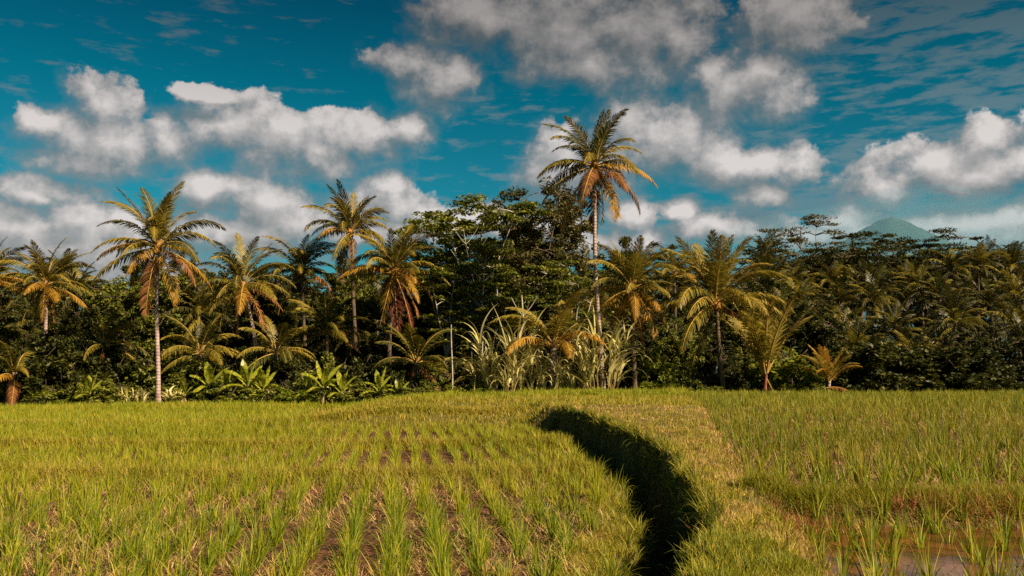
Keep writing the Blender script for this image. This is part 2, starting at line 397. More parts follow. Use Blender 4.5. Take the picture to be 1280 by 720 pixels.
x, y = rows((-45, 6), (8.0, 52.5), 0.48, 0.20, 0.045, d, nrm)
lx = np.interp(y, LP_Y, LP_X)
m = (x < lx - 0.25 - 0.2 * (y < 11)) & ~((y > 33.2) & (x > -7.5 - 0.25 * (y - 34))) & (np.abs(y - bund1(x)) > 0.40) & (np.abs(y - bund2(x)) > 0.32) & (np.abs(y - bund3(x)) > 0.3)
x = x + np.where(y < 15.4, rng.normal(0, 0.035, len(x)), 0)      # the nearest terrace is planted less neatly
m &= rng.uniform(0, 1, len(x)) > 0.05 + 0.20 * (y < 15.4) + 0.25 * (vnoise(x, y, 0.6, 11) > 0.45)
x, y = x[m], y[m]; z = ground(x, y)
m = in_view(x, y, z, 110); x, y, z = x[m], y[m], z[m]
rice_l = np.stack([x, y, z], -1)

d2 = np.array([0.10, 1.0]); d2 /= np.linalg.norm(d2); n2v = np.array([d2[1], -d2[0]])
x, y = rows((0, 50), (4.5, 52.0), 0.40, 0.33, 0.07, d2, n2v)
cx = np.interp(y, CR_Y, CR_X)
bw = np.abs(y - 10.95 - 0.25 * np.sin(x * 0.9))
m = (x > cx + 0.15) & (bw > 0.42) & (rng.uniform(0, 1, len(x)) > 0.10)
m &= ~((y < 10.9) & (rng.uniform(0, 1, len(x)) > 0.85))          # the flooded corner is thinly planted
x, y = x[m], y[m]; z = ground(x, y); m = in_view(x, y, z, 110); x, y, z = x[m], y[m], z[m]
rice_r = np.stack([x, y, z], -1)

allr = np.concatenate([rice_l, rice_r]); side = np.concatenate([np.zeros(len(rice_l)), np.ones(len(rice_r))])
strict = in_view(allr[:, 0], allr[:, 1], allr[:, 2] + 0.1, 15)
size = np.where(strict, 1 / allr[:, 1], 0)
order = np.argsort(-size)
ind = np.zeros(len(allr), bool); ind[order[:300]] = True
tn = [tuft_arrays(34, 0.45, 0.045, 0.010, 5, th=0.20, bd=1.0) for _ in range(10)]
tnr = [tuft_arrays(20, 0.46, 0.035, 0.013, 5, th=0.2, bd=0.85) for _ in range(10)]
tn_me = [mesh_np('rice_plant', v, f, [M['rice_near']]) for v, f in tn]
tnr_me = [mesh_np('rice_plant', v, f, [M['rice_near']]) for v, f in tnr]
for i in np.where(ind)[0]:
    p = allr[i]; right = side[i] > 0
    if right:
        wet = p[1] < 10.9
        lab = ('green rice plant standing in the muddy brown water' if wet else
               'green rice plant just behind the low bund of the flooded paddy')
        grp = 'rice plants in the flooded paddy' if wet else 'rice plants behind the flooded paddy'
    else:
        lab = 'yellow-green rice plant in the nearest rows of the lower field'
        grp = 'rice plants in the nearest rows of the lower field'
    o = link('rice_plant', random.choice(tnr_me if right else tn_me), None, p - np.array([0, 0, 0.01]), random.uniform(0, 6.28), random.uniform(0.8, 1.2))
    tag(o, lab, 'rice plant', grp)
def bulk_rice(name, pts, mat, nb_near, H, th):
    dist = pts[:, 1]
    for lo, hi, nb, wd, sg in ((0, 20, nb_near, 0.012, 4), (20, 33, int(nb_near * .6), 0.017, 3), (33, 60, int(nb_near * .4), 0.026, 3)):
        pass
    A = Acc()
    for lo, hi, nb, wd, sg in ((0, 20, nb_near, 0.012, 4), (20, 33, int(nb_near * .65), 0.018, 3), (33, 60, int(nb_near * .5), 0.026, 2)):
        m = (dist >= lo) & (dist < hi)
        if not m.any(): continue
        T = [tuft_arrays(nb, H, 0.05, wd, sg, th=th, bd=0.7) for _ in range(12)]
        B = place_templates(T, pts[m] - np.array([0, 0, 0.01]), rng.uniform(0, 6.28, m.sum()), rng.uniform(0.75, 1.2, m.sum()) * (0.84 if lo == 20 else 1.0))
        A.add(*B.arrays())
    me = A.mesh(name, [mat])
    return link(name, me)
o = bulk_rice('rice_crop', rice_l[~ind[:len(rice_l)]], M['rice'], 28, 0.42, 0.16)
tag(o, 'dense yellow-green rice filling the lower left field', 'rice', kind='stuff')
o = bulk_rice('rice_crop', rice_r[~ind[len(rice_l):]], M['rice_upper'], 22, 0.44, 0.15)
tag(o, 'greener upright rice in the upper right field', 'rice', kind='stuff')

# ------------------------------------------------------------------ grasses on banks, bunds and verge
def scatter(n, xr, yr, dens):
    x = rng.uniform(*xr, n); y = rng.uniform(*yr, n)
    return x, y

def region_grass(n_try, xf, yr, L, w, mat, name, label, keepf, th=0.5, bd=0.8, ypow=1.0, segs=3, cat='grass'):
    u = rng.uniform(0, 1, n_try)
    y = yr[0] * (yr[1] / yr[0]) ** u if ypow else rng.uniform(*yr, n_try)
    x0, x1 = xf(y)
    x = x0 + (x1 - x0) * rng.uniform(0, 1, n_try)
    k = keepf(x, y); x, y = x[k], y[k]
    z = ground(x, y)
    k = in_view(x, y, z, 120); x, y, z = x[k], y[k], z[k]
    n = len(x)
    clump = 0.65 + 0.5 * vnoise(x, y, 1.7, 2) + 0.2 * vnoise(x, y, 5.1, 4)
    ww = w * np.maximum(1.0, y / 14) * rng.uniform(0.6, 1.3, n)
    V_, F_ = strips(np.stack([x, y, z - 0.02], -1), rng.uniform(0, 2 * PI, n), L * np.clip(clump, 0.35, 1.4) * rng.uniform(0.5, 1.3, n),
                    np.abs(rng.normal(0, th, n)), np.abs(rng.normal(0, bd, n)), ww, segs)
    o = link(name, mesh_np(name, V_, F_, [mat]))
    return tag(o, label, cat, kind='stuff')

br = lambda y: np.interp(y, BR_Y, BR_X); lp = lambda y: np.interp(y, LP_Y, LP_X); cr = lambda y: np.interp(y, CR_Y, CR_X)
# crest of the bank: short mixed green and straw
region_grass(66000, lambda y: (br(y) - 0.15, cr(y) + 0.35), (5.5, 53), 0.13, 0.010, M['grass'], 'bank_grass',
             'short yellow-green grass along the top of the bank', lambda x, y: rng.uniform(-1.2, 0.6, len(x)) < vnoise(x, y, 2.6, 21), 0.7, 0.9)
region_grass(34000, lambda y: (br(y) + 0.12, cr(y) + 0.3), (7, 40), 0.15, 0.010, M['straw'], 'dry_grass',
             'pale trodden dry grass on the path along the bank', lambda x, y: (vnoise(x, y, 1.3, 4) > -0.35), 1.0, 0.6)
# brow & face: longer darker tussocks hanging over
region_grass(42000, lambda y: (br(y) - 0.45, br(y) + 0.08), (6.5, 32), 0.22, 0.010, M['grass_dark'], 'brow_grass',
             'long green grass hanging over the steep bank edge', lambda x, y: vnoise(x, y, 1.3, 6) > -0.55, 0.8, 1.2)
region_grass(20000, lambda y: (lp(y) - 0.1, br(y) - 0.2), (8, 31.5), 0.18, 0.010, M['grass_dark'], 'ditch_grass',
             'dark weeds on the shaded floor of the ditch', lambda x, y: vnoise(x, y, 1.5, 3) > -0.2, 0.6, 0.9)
region_grass(42000, lambda y: (lp(y) - 0.55, lp(y) + 0.15), (8, 33), 0.15, 0.008, M['grass'], 'lip_grass',
             'sunlit short grass on the lower lip of the ditch', lambda x, y: x == x, 0.6, 0.9)
# foreground tussock by the ditch (bottom centre-right)
region_grass(22000, lambda y: (br(y) + 0.05, cr(y) + 0.1), (5.2, 7.9), 0.26, 0.011, M['rice_upper'], 'tall_grass',
             'long bright green grass on the nearest part of the bank', lambda x, y: vnoise(x, y, 1.1, 5) > -0.35, 0.4, 0.9, segs=4)
# tussocks along the bank, its brow and the ditch lip
TT = [tuft_arrays(24, 0.20, 0.05, 0.010, 4, th=0.6, bd=1.1) for _ in range(10)]
n = 1500
y = 5.5 * (33 / 5.5) ** rng.uniform(0, 1, n); wsel = rng.uniform(0, 1, n)
x = np.where(wsel < 0.35, br(y) + np.abs(rng.normal(0.0, 0.14, n)) - 0.05, np.where(wsel < 0.7, br(y) + (cr(y) - br(y)) * rng.uniform(0, 1.1, n), lp(y) + rng.normal(-0.1, 0.15, n)))
k = vnoise(x, y, 1.9, 13) > -0.15; x, y = x[k], y[k]
B = place_templates(TT, np.stack([x, y, ground(x, y) - 0.02], -1), rng.uniform(0, 6.28, len(x)), rng.uniform(0.5, 1.35, len(x)))
tag(link('tussocks', B.mesh('tussocks', [M['grass']])), 'scattered green grass tussocks along the bank and the ditch edge', 'grass', kind='stuff')
n = 900
y = 7.5 * (32 / 7.5) ** rng.uniform(0, 1, n)
x = np.where(rng.uniform(0, 1, n) < 0.5, br(y) - 0.12 + rng.normal(0, 0.09, n), lp(y) + rng.normal(0.05, 0.12, n))
k = vnoise(x, y, 2.7, 3) > -0.1; x, y = x[k], y[k]
B = place_templates([tuft_arrays(20, 0.36, 0.06, 0.011, 5, th=0.7, bd=1.5) for _ in range(8)], np.stack([x, y, ground(x, y) - 0.02], -1), rng.uniform(0, 6.28, len(x)), rng.uniform(0.5, 1.2, len(x)))
tag(link('overhanging_grass', B.mesh('overhanging_grass', [M['rice_upper']])), 'ragged green tufts spilling over the edges of the dark ditch', 'grass', kind='stuff')
# bunds of the left field
for bf, hw, lab in ((bund1, 0.5, 'pale grass on the nearest bund across the lower field'), (bund2, 0.42, 'pale grass on the middle bund across the lower field'),
                    (bund3, 0.4, 'pale grass on the farthest bund across the lower field')):
    n = 42000
    x = rng.uniform(-28, 2.2, n); y = bf(x) + rng.normal(0, hw * 0.5, n)
    k = x < lp(y) + 0.1; x, y = x[k], y[k]; z = ground(x, y); k = in_view(x, y, z, 100); x, y, z = x[k], y[k], z[k]; n = len(x)
    V_, F_ = strips(np.stack([x, y, z - 0.02], -1), rng.uniform(0, 2 * PI, n), 0.26 * rng.uniform(0.4, 1.3, n), np.abs(rng.normal(0, 0.5, n)),
                    np.abs(rng.normal(0, 0.8, n)), 0.010 * y / 16 * rng.uniform(0.6, 1.3, n), 3)
    tag(link('bund_grass', mesh_np('bund_grass', V_, F_, [M['grass']])), lab, 'grass', kind='stuff')
# bund of flooded paddy
n = 36000
x = rng.uniform(2.9, 9, n); y = 10.88 + 0.25 * np.sin(x * 0.9) + rng.normal(0, 0.26, n); z = ground(x, y)
V_, F_ = strips(np.stack([x, y, z - 0.02], -1), rng.uniform(0, 2 * PI, n), 0.20 * rng.uniform(0.4, 1.5, n) * (0.8 + 0.4 * vnoise(x, y, 2.2, 3)), np.abs(rng.normal(0, 0.7, n)),
                np.abs(rng.normal(0, 1.0, n)), 0.007 * rng.uniform(0.6, 1.5, n), 3)
tag(link('bund_grass', mesh_np('bund_grass', V_, F_, [M['grass']])), 'matted grass on the bund behind the flooded paddy', 'grass', kind='stuff')
n = 2600
x = 3.0 + np.abs(rng.normal(0, 0.42, n)); y = 10.25 + 0.25 * np.sin(x * 0.9) + rng.normal(0, 0.14, n)
x[1700:] = rng.uniform(4.4, 6.2, 900); y[1700:] = 10.6 + 0.25 * np.sin(x[1700:] * 0.9) + rng.normal(0, 0.08, 900)
z = np.maximum(ground(x, y), WATER_Z - 0.03)
V_, F_ = strips(np.stack([x, y, z - 0.02], -1), rng.uniform(0, 2 * PI, n), 0.17 * rng.uniform(0.5, 1.3, n), np.abs(rng.normal(0, 0.6, n)),
                np.abs(rng.normal(0, 0.9, n)), 0.012 * rng.uniform(0.6, 1.3, n), 3)
tag(link('red_weeds', mesh_np('red_weeds', V_, F_, [M['redweed']])), 'reddish weeds at the edge of the muddy water', 'weeds', kind='stuff')
# straw litter between the rows, left near field and right field
def litter(name, label, n, xr, yr, keepf, mat, L=0.16, zoff=0.012):
    x = rng.uniform(*xr, n); y = yr[0] * (yr[1] / yr[0]) ** rng.uniform(0, 1, n)
    k = keepf(x, y); x, y = x[k], y[k]; z = ground(x, y); k = in_view(x, y, z, 60); x, y, z = x[k], y[k], z[k]; n = len(x)
    V_, F_ = strips(np.stack([x, y, z + zoff], -1), rng.uniform(0, 2 * PI, n), L * rng.uniform(0.4, 1.3, n), rng.uniform(0.5, 1.5, n),
                    rng.uniform(0, 0.6, n), 0.008 * np.maximum(1, y / 14) * rng.uniform(0.6, 1.4, n), 2)
    tag(link(name, mesh_np(name, V_, F_, [mat])), label, 'straw', kind='stuff')
litter('straw_litter', 'dry straw and stubble between the rows of the lower field', 60000, (-14, 2), (8.5, 26),
       lambda x, y: (x < lp(y) - 0.2) & (vnoise(x, y, 0.5, 3) > -0.5) & ((y < 16) | (vnoise(x, y, 1.1, 9) > 0.3)), M['straw'], 0.2)
litter('straw_litter', 'dry straw scattered on the mud of the upper field', 60000, (3, 18), (11, 34),
       lambda x, y: (x > cr(y)) & (vnoise(x, y, 0.7, 8) > -0.4), M['straw'], 0.13)
# floating duckweed
n = 2600
x = rng.uniform(2.8, 9, n); y = rng.uniform(5.5, 10.4, n)
k = (vnoise(x, y, 1.6, 3) > 0.12) & (ground(x, y) < WATER_Z - 0.01); x, y = x[k], y[k]; n = len(x)
a = rng.uniform(0, 2 * PI, n); r = rng.uniform(0.006, 0.02, n)
c4 = np.stack([np.stack([x + r * np.cos(a + q), y + r * np.sin(a + q) * 0.9, np.full(n, WATER_Z + 0.004) + rng.uniform(0, 0.002, n)], -1) for q in (0, 1.6, 3.1, 4.7)], 1).reshape(-1, 3)
tag(link('duckweed', mesh_np('duckweed', c4, np.arange(4 * n).reshape(-1, 4), [M['leaf_light']])), 'specks of pale green duckweed floating on the muddy water', 'duckweed', kind='stuff')
# far verge
region_grass(170000, lambda y: (-0.72 * y, 0.72 * y), (46.5, 54.8), 0.42, 0.010, M['rice'], 'verge_grass',
             'rough sunlit grass along the far edge of the fields', lambda x, y: (y > 50.8) | ((x > -9) & (x < cr(y))), 0.35, 0.7)
region_grass(120000, lambda y: (-0.4 * y, 0.72 * y), (32.3, 51), 0.30, 0.009, M['grass'], 'slope_grass',
             'sunlit grass on the rise between the two fields', lambda x, y: (x > -7.8 - 0.25 * (y - 34)) & (x < cr(y) + 0.3), 0.4, 0.7)

# ------------------------------------------------------------------ palms
def frond_arrays(L, e0, droop, nl=38, ll=0.85, lw=0.055, hang=0.5, seed=0, sparse=0.06, segs=10, fw=0.0):
    """palm frond along +X starting at elevation e0 (rad), bending down by droop"""
    r = np.random.default_rng(seed)
    t = np.linspace(0, 1, segs + 1); tm = (t[1:] + t[:-1]) / 2
    ang = e0 - droop * tm ** 1.5
    curl = r.normal(0, 0.16)
    px = np.concatenate([[0], np.cumsum(np.cos(ang) * L / segs)]); pz = np.concatenate([[0], np.cumsum(np.sin(ang) * L / segs)])
    py = curl * t ** 2 * L * 0.5
    path = np.stack([px, py, pz], -1)
    Vr, Fr = tube(path, 0.05 * (1 - 0.85 * t) + 0.004, 4)
    sl = np.linspace(0.13, 0.985, nl)
    C = np.stack([np.interp(sl, t, path[:, i]) for i in range(3)], -1)
    Tn = np.gradient(path, axis=0); Tn /= np.linalg.norm(Tn, axis=1)[:, None]
    T = np.stack([np.interp(sl, t, Tn[:, i]) for i in range(3)], -1)
    prof = np.interp(sl, [0, 0.2, 0.45, 0.8, 1.0], [0.40, 0.85, 1.0, 0.66, 0.22])
    VV, FF = [], []; n = 0
    roll = r.normal(0, 0.25)
    for sgn in (1, -1):
        keep = r.uniform(0, 1, nl) > sparse
        S = np.cross(T, np.array([0, 0, 1.0])); S /= np.linalg.norm(S, axis=1)[:, None] + 1e-6
        Nn = np.cross(S, T)
        fwd = 0.40 + fw + (0.5 + fw * 0.6) * sl[:, None] + r.normal(0, 0.10, (nl, 1))
        D = S * sgn * (1 - 0.2 * sl[:, None]) + T * fwd + Nn * (0.25 + sgn * roll) + r.normal(0, 0.09, (nl, 3))
        D[:, 2] -= hang * 0.6
        D /= np.linalg.norm(D, axis=1)[:, None]
        D2 = D.copy(); D2[:, 2] -= hang * (0.7 + 0.6 * r.uniform(0, 1, nl)); D2 /= np.linalg.norm(D2, axis=1)[:, None]
        l = (ll * prof * r.uniform(0.8, 1.1, nl))[:, None]
        p0 = C; p1 = C + D * l * 0.5; p2 = p1 + D2 * l * 0.5
        w = lw * 0.5
        A0, A1 = p0 - T * w * 0.5, p0 + T * w * 0.5
        B0, B1 = p1 - T * w, p1 + T * w
        C0, C1 = p2 - T * w * 0.15, p2 + T * w * 0.15
        P = np.stack([A0, A1, B0, B1, C0, C1], 1)[keep].reshape(-1, 3)
        k = keep.sum(); b = (np.arange(k) * 6)[:, None]
        f = np.concatenate([b + np.array([[0, 1, 3, 2]]), b + np.array([[2, 3, 5, 4]])], 0)
        VV.append(P); FF.append(f + n); n += len(P)
    Vl = np.concatenate(VV); Fl = np.concatenate(FF)
    V_ = np.concatenate([Vr, Vl]); F_ = np.concatenate([Fr, Fl + len(Vr)])
    mi = np.concatenate([np.ones(len(Fr), int), np.zeros(len(Fl), int)])
    return V_, F_, mi

# elevation classes: (e0 deg, droop, hang)
CLS = [(80, 0.75, 0.40), (66, 1.15, 0.50), (50, 1.45, 0.60), (30, 1.5, 0.7), (8, 1.25, 0.85), (-15, 1.05, 0.9), (-45, 0.65, 0.8), (-72, 0.25, 0.5), (76, 0.45, 0.35)]
FR = {}
for ci, (e0, dr, hg) in enumerate(CLS):
    for sd in range(3):
        V_, F_, mi = frond_arrays(4.2, math.radians(e0 + random.uniform(-6, 6)), dr * random.uniform(0.85, 1.15), 56, 0.92, 0.085, hg, seed=ci * 10 + sd, fw=(0.65 if ci in (0, 1, 8) else 0.35 if ci == 2 else 0.15 if ci == 3 else 0.0),
                                  sparse=0.3 if ci in (6, 7) else 0.06)
        FR[ci, sd] = mesh_np('frond', V_, F_, [M['frond_green'], M['rachis']], mi)

def set_mat(o, m):
    o.material_slots[0].link = 'OBJECT'; o.material_slots[0].material = m

def sphere_arrays(c, r, n=6, m_=8, sz=1.2):
    th = np.linspace(0.05, PI - 0.05, n); ph = np.linspace(0, 2 * PI, m_, endpoint=False)
    V_ = np.array([[c[0] + r * math.sin(a) * math.cos(b), c[1] + r * math.sin(a) * math.sin(b), c[2] + r * sz * math.cos(a)] for a in th for b in ph])
    F_ = np.array([[i * m_ + j, i * m_ + (j + 1) % m_, (i + 1) * m_ + (j + 1) % m_, (i + 1) * m_ + j] for i in range(n - 1) for j in range(m_)])
    return V_, F_

def trunk_mesh(p0, p1, bow=0.0, r0=0.17, r1=0.10, mat=None, sides=9):
    """local mesh from origin to p1-p0"""
    dv = np.array(p1) - np.array(p0); t = np.linspace(0, 1, 26)
    path = dv[None, :] * t[:, None]
    path[:, 0] = dv[0] * t ** 1.6 + bow * np.sin(t * PI)
    path[:, 0] += 0.03 * np.sin(t * 9 + dv[0])
    rad = r1 + (r0 - r1) * (1 - t) + 0.12 * np.exp(-t * 26) + 0.05 * sstep(0.95, 1.0, t)
    rad *= 1 + 0.035 * np.sin(np.arange(26) * 2.4)
    V_, F_ = tube(path, rad, sides)
    return mesh_np('trunk', V_, F_, [mat or M['palm_trunk']], None, True)

def palm(px, py, basepx, Y, R, label, counts, mats=None, trunk_mat=None, nuts=True, bow=0.0, group='coconut palms along the forest edge', scale=None, r0=0.17, seed=None, gold_side=0.5):
    """px,py: photo pixel of crown centre. counts: number of fronds per elevation class"""
    rr = random.Random(seed if seed is not None else int(px * 7 + py))
    top = W(px, py, Y)
    bx_ = (basepx - 640) / F * Y
    base = Vector((bx_, Y, g1(bx_, Y) - 0.05))
    root = empty('coconut_palm', base, label, 'palm tree', group)
    tm_ = trunk_mesh(base, top, bow, r0, r0 * 0.62, trunk_mat)
    link('trunk', tm_, root)
    sc0 = R / (F / Y) / 3.9
    loc = top - base
    g_ = 0
    for ci, n in enumerate(counts):
        ph = rr.uniform(0, 6.28)
        for k in range(n):
            az = ph + 2 * PI * k / max(n, 1) + rr.uniform(-0.35, 0.35)
            mt = (mats or {}).get(ci)
            if mt is None:
                if ci <= 1 or ci == 8: mt = 'frond_green' if rr.random() < 0.6 else 'frond_olive'
                elif ci <= 3: mt = 'frond_green' if rr.random() < 0.5 else 'frond_olive'
                elif ci == 4: mt = rr.choice(['frond_olive', 'frond_olive', 'frond_gold', 'frond_green'])
                elif ci == 5: mt = rr.choice(['frond_gold', 'frond_gold', 'frond_olive', 'frond_dead']) if math.cos(az) > -0.2 else rr.choice(['frond_green', 'frond_olive'])  # gold kept to old fronds on the sun side: sunlight in the colour
                elif ci == 6: mt = rr.choice(['frond_gold', 'frond_dead', 'frond_dead']) if math.cos(az) > -0.3 else rr.choice(['frond_green', 'frond_dead'])
                else: mt = 'frond_dead'
            o = link('frond', FR[ci, rr.randrange(3)], root, loc + Vector((0.1 * math.cos(az), 0.1 * math.sin(az), -0.06 * (ci % 8))), az, sc0 * rr.uniform(0.85, 1.12) * (0.92 if ci in (0, 8) else 1.0))
            o.rotation_euler = (rr.uniform(-0.12, 0.12), rr.uniform(-0.12, 0.2) if ci in (0, 8) else rr.uniform(-0.08, 0.08), az)
            set_mat(o, M[mt])
            if mt in ('frond_gold',): o['label'] = 'old golden orange frond'
            elif mt in ('frond_dead', 'frond_red'): o['label'] = 'dead brown frond hanging down'
    if nuts:
        A = Acc()
        for k in range(14):
            a = rr.uniform(0, 6.28); r_ = rr.uniform(0.12, 0.26)
            A.add(*sphere_arrays((loc.x + r_ * math.cos(a), loc.y + r_ * math.sin(a), loc.z - rr.uniform(0.15, 0.55)), rr.uniform(0.11, 0.15) * max(sc0, .8)))
        link('coconut_cluster', A.mesh('coconut_cluster', [M['coconut']], True), root)
        # fibrous husk at the crown base
        t = np.linspace(0, 1, 7)
        pth = np.stack([loc.x + 0 * t, loc.y + 0 * t, loc.z - 0.7 + 0.9 * t], -1)
        V_, F_ = tube(pth, np.array([0.13, 0.2, 0.26, 0.27, 0.22, 0.14, 0.03]) * max(sc0, .8), 8)
        link('husk', mesh_np('husk', V_, F_, [M['husk']], None, True), root)
    return root

#             class:  82 68 52 34 12 -15 -45 -72
palm(743, 203, 754, 54.9, 76, 'tallest coconut palm with slender trunk standing clear above the whole forest', (2, 3, 4, 5, 6, 6, 5, 3, 3), {6: 'frond_gold', 7: 'frond_red'}, bow=-0.25, r0=0.155)
palm(197, 304, 201, 54.5, 80, 'tall coconut palm with straight pale trunk at the left, rising from the field edge', (2, 3, 4, 5, 5, 5, 2, 1, 3), bow=-0.1, r0=0.15)
palm(303, 352, 322, 59, 64, 'coconut palm with pale leaning trunk right of the straight left palm', (2, 3, 5, 5, 5, 5, 2, 1, 2), bow=0.25, r0=0.165)
palm(438, 287, 446, 66, 60, 'coconut palm with upswept crown highest between the leaning palm and the broad trees', (2, 4, 5, 5, 4, 3, 2, 1, 3), trunk_mat=M['dark_bark'])
palm(492, 335, 486, 58.5, 66, 'coconut palm with reddish hanging dead fronds left of the layered green tree', (3, 5, 6, 6, 5, 4, 3, 4, 4), {7: 'frond_red'}, trunk_mat=M['dark_bark'])
palm(376, 335, 384, 68, 56, 'coconut palm half hidden between the leaning palm and the upswept one', (3, 4, 5, 6, 5, 3, 2, 0), trunk_mat=M['dark_bark'])
palm(57, 352, 60, 64, 56, 'coconut palm with dense drooping crown near the left end of the forest', (3, 4, 5, 6, 6, 6, 4, 1))
palm(-12, 345, -10, 66, 58, 'coconut palm cut by the left edge, its fronds reaching in', (3, 4, 5, 6, 6, 4, 2, 0))
palm(18, 466, 20, 54.5, 62, 'low palm with orange side frond and brown skirt at the left edge', (0, 1, 2, 2, 3, 2, 1, 5), {4: 'frond_gold', 7: 'frond_dead', 6: 'frond_dead'}, nuts=False, r0=0.2, seed=5)
palm(790, 356, 792, 55.6, 66, 'coconut palm with fanned crown and orange drooping fronds right of the tallest trunk', (3, 4, 5, 5, 5, 6, 5, 1, 4), {6: 'frond_gold', 5: 'frond_gold', 0: 'frond_olive', 1: 'frond_olive', 4: 'frond_yellow', 2: 'frond_olive'}, trunk_mat=M['dark_bark'])
palm(894, 374, 902, 55.2, 90, 'large coconut palm with tall fan of upright fronds and dark trunk', (0, 4, 4, 5, 5, 2, 1, 0, 7), {8: 'frond_olive', 1: 'frond_yellow', 2: 'frond_olive', 3: 'frond_olive', 4: 'frond_yellow'}, trunk_mat=M['dark_bark'])
palm(842, 340, 846, 75, 36, 'smaller coconut palm behind the large fan palm', (3, 4, 4, 5, 5, 3, 1, 0), trunk_mat=M['dark_bark'])
palm(692, 428, 690, 55.4, 84, 'young coconut palm with few broad golden fronds among the cane clumps', (0, 3, 5, 4, 3, 0, 0, 0), {4: 'frond_gold', 0: 'frond_olive', 1: 'frond_yellow', 2: 'frond_olive', 3: 'frond_gold'}, nuts=False, r0=0.24)
palm(250, 436, 246, 57, 58, 'low palm with arching fronds behind the banana plants on the left', (1, 2, 4, 5, 4, 2, 1, 0), {3: 'frond_olive', 4: 'frond_olive'}, nuts=False, trunk_mat=M['dark_bark'])
palm(345, 436, 343, 58, 54, 'low palm in the shade below the leaning palm', (1, 3, 4, 5, 3, 2, 1, 0), nuts=False, trunk_mat=M['dark_bark'])
palm(408, 412, 410, 61, 58, 'low palm with feathery olive fronds under the upswept palm', (2, 3, 5, 5, 3, 2, 1, 0), nuts=False, trunk_mat=M['dark_bark'])
palm(130, 428, 131, 58, 50, 'low palm between the left end palm and the straight palm', (1, 3, 4, 4, 3, 2, 1, 0), nuts=False, trunk_mat=M['dark_bark'])
palm(520, 450, 521, 57, 56, 'low dark palm at the foot of the layered green tree', (1, 3, 4, 4, 3, 2, 1, 0), nuts=False, trunk_mat=M['dark_bark'])
palm(602, 470, 600, 56, 48, 'low palm with long arching fronds beside the thin pale pole trunk', (0, 2, 3, 4, 3, 2, 0, 0), nuts=False, trunk_mat=M['dark_bark'])
# young palms at the field edge
def young(px, py, Y, R, label, counts, mats, seed, trunk=None):
    return palm(px, py, px - 2, Y, R, label, counts, mats, nuts=False, seed=seed, r0=0.13, trunk_mat=trunk)
young(957, 466, 54.2, 104, 'young palm with tall golden fronds and reddish leaning stem at the field edge', (4, 2, 0, 0, 0, 0, 1, 0, 6), {2: 'frond_gold', 3: 'frond_yellow', 0: 'frond_yellow', 8: 'frond_yellow', 1: 'frond_olive', 6: 'frond_dead'}, 3, M['red_stem'])
young(1036, 474, 53.6, 46, 'small squat palm with golden orange fronds touching the grass at the field edge', (5, 6, 4, 1, 0, 0, 0, 0), {0: 'frond_gold', 1: 'frond_yellow', 2: 'frond_gold', 3: 'frond_gold'}, 4)

# background palms: whole crowns shared by copies
def crown_mesh(seed):
    rr = random.Random(seed); A = Acc()
    for ci, n in enumerate((3, 4, 4, 5, 4, 3, 2, 0)):
        for k in range(n):
            e0, dr, hg = CLS[ci]
            V_, F_, mi = frond_arrays(3.9 * rr.uniform(0.85, 1.1), math.radians(e0 + rr.uniform(-8, 8)), dr, 28, 0.95, 0.14, hg, seed * 100 + ci * 10 + k, segs=7, fw=(0.6, 0.6, 0.35, 0.15, 0, 0, 0, 0)[ci])
            az = 2 * PI * k / n + rr.uniform(-0.4, 0.4) + ci
            c, s_ = math.cos(az), math.sin(az)
            Vx = np.stack([V_[:, 0] * c - V_[:, 1] * s_, V_[:, 0] * s_ + V_[:, 1] * c, V_[:, 2] - 0.06 * ci], -1)
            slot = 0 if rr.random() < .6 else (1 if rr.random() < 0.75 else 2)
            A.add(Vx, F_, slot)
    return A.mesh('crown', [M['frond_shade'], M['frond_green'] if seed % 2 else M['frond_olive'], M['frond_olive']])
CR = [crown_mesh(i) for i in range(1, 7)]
tr_shared = trunk_mesh((0, 0, 0), (0.4, 0, 12), 0.2, 0.17, 0.11, M['dark_bark'], 7)
def bg_palm(px, py, Y, R, label, group):
    top = W(px, py, Y); sc = R / (F / Y) / 3.7
    gz = g1(top.x, Y)
    root = empty('coconut_palm', (top.x, Y, gz), label, 'palm tree', group, 0)
    h = top.z - gz
    t = link('trunk', tr_shared, root); t.scale = (1, 1, h / 12)
    rz = random.uniform(0, 6.28); t.rotation_euler = (0, 0, rz)
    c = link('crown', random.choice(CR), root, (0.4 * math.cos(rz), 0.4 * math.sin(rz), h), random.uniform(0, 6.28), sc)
    return root
rb = random.Random(11)
labR = 'coconut palm in the dense ranks of the palm grove on the right'
for Y, y0, n, R in ((66, 438, 6, 44), (74, 410, 7, 44), (84, 384, 8, 42), (96, 362, 8, 39), (110, 344, 9, 35), (128, 332, 10, 30)):
    for k in range(n):
        px = 1000 + (330 * (k + rb.random() * 0.8) / n) if Y < 80 else 950 + (380 * (k + rb.random() * 0.8) / n)
        bg_palm(px, y0 + rb.uniform(-14, 14), Y + rb.uniform(-4, 4), R * rb.uniform(0.9, 1.15), labR, 'palms of the grove on the right')
labL = 'shaded coconut palm deep in the forest behind the front row of palms'
for Y, y0, n, R in ((72, 405, 11, 46), (84, 372, 10, 42), (100, 352, 9, 38)):
    for k in range(n):
        px = -50 + 1050 * (k + rb.random() * 0.8) / n
        if Y < 90 and 800 < px < 960: continue
        bg_palm(px, y0 + rb.uniform(-16, 14), Y + rb.uniform(-4, 4), R * rb.uniform(0.9, 1.15), labL, 'palms behind the front row')

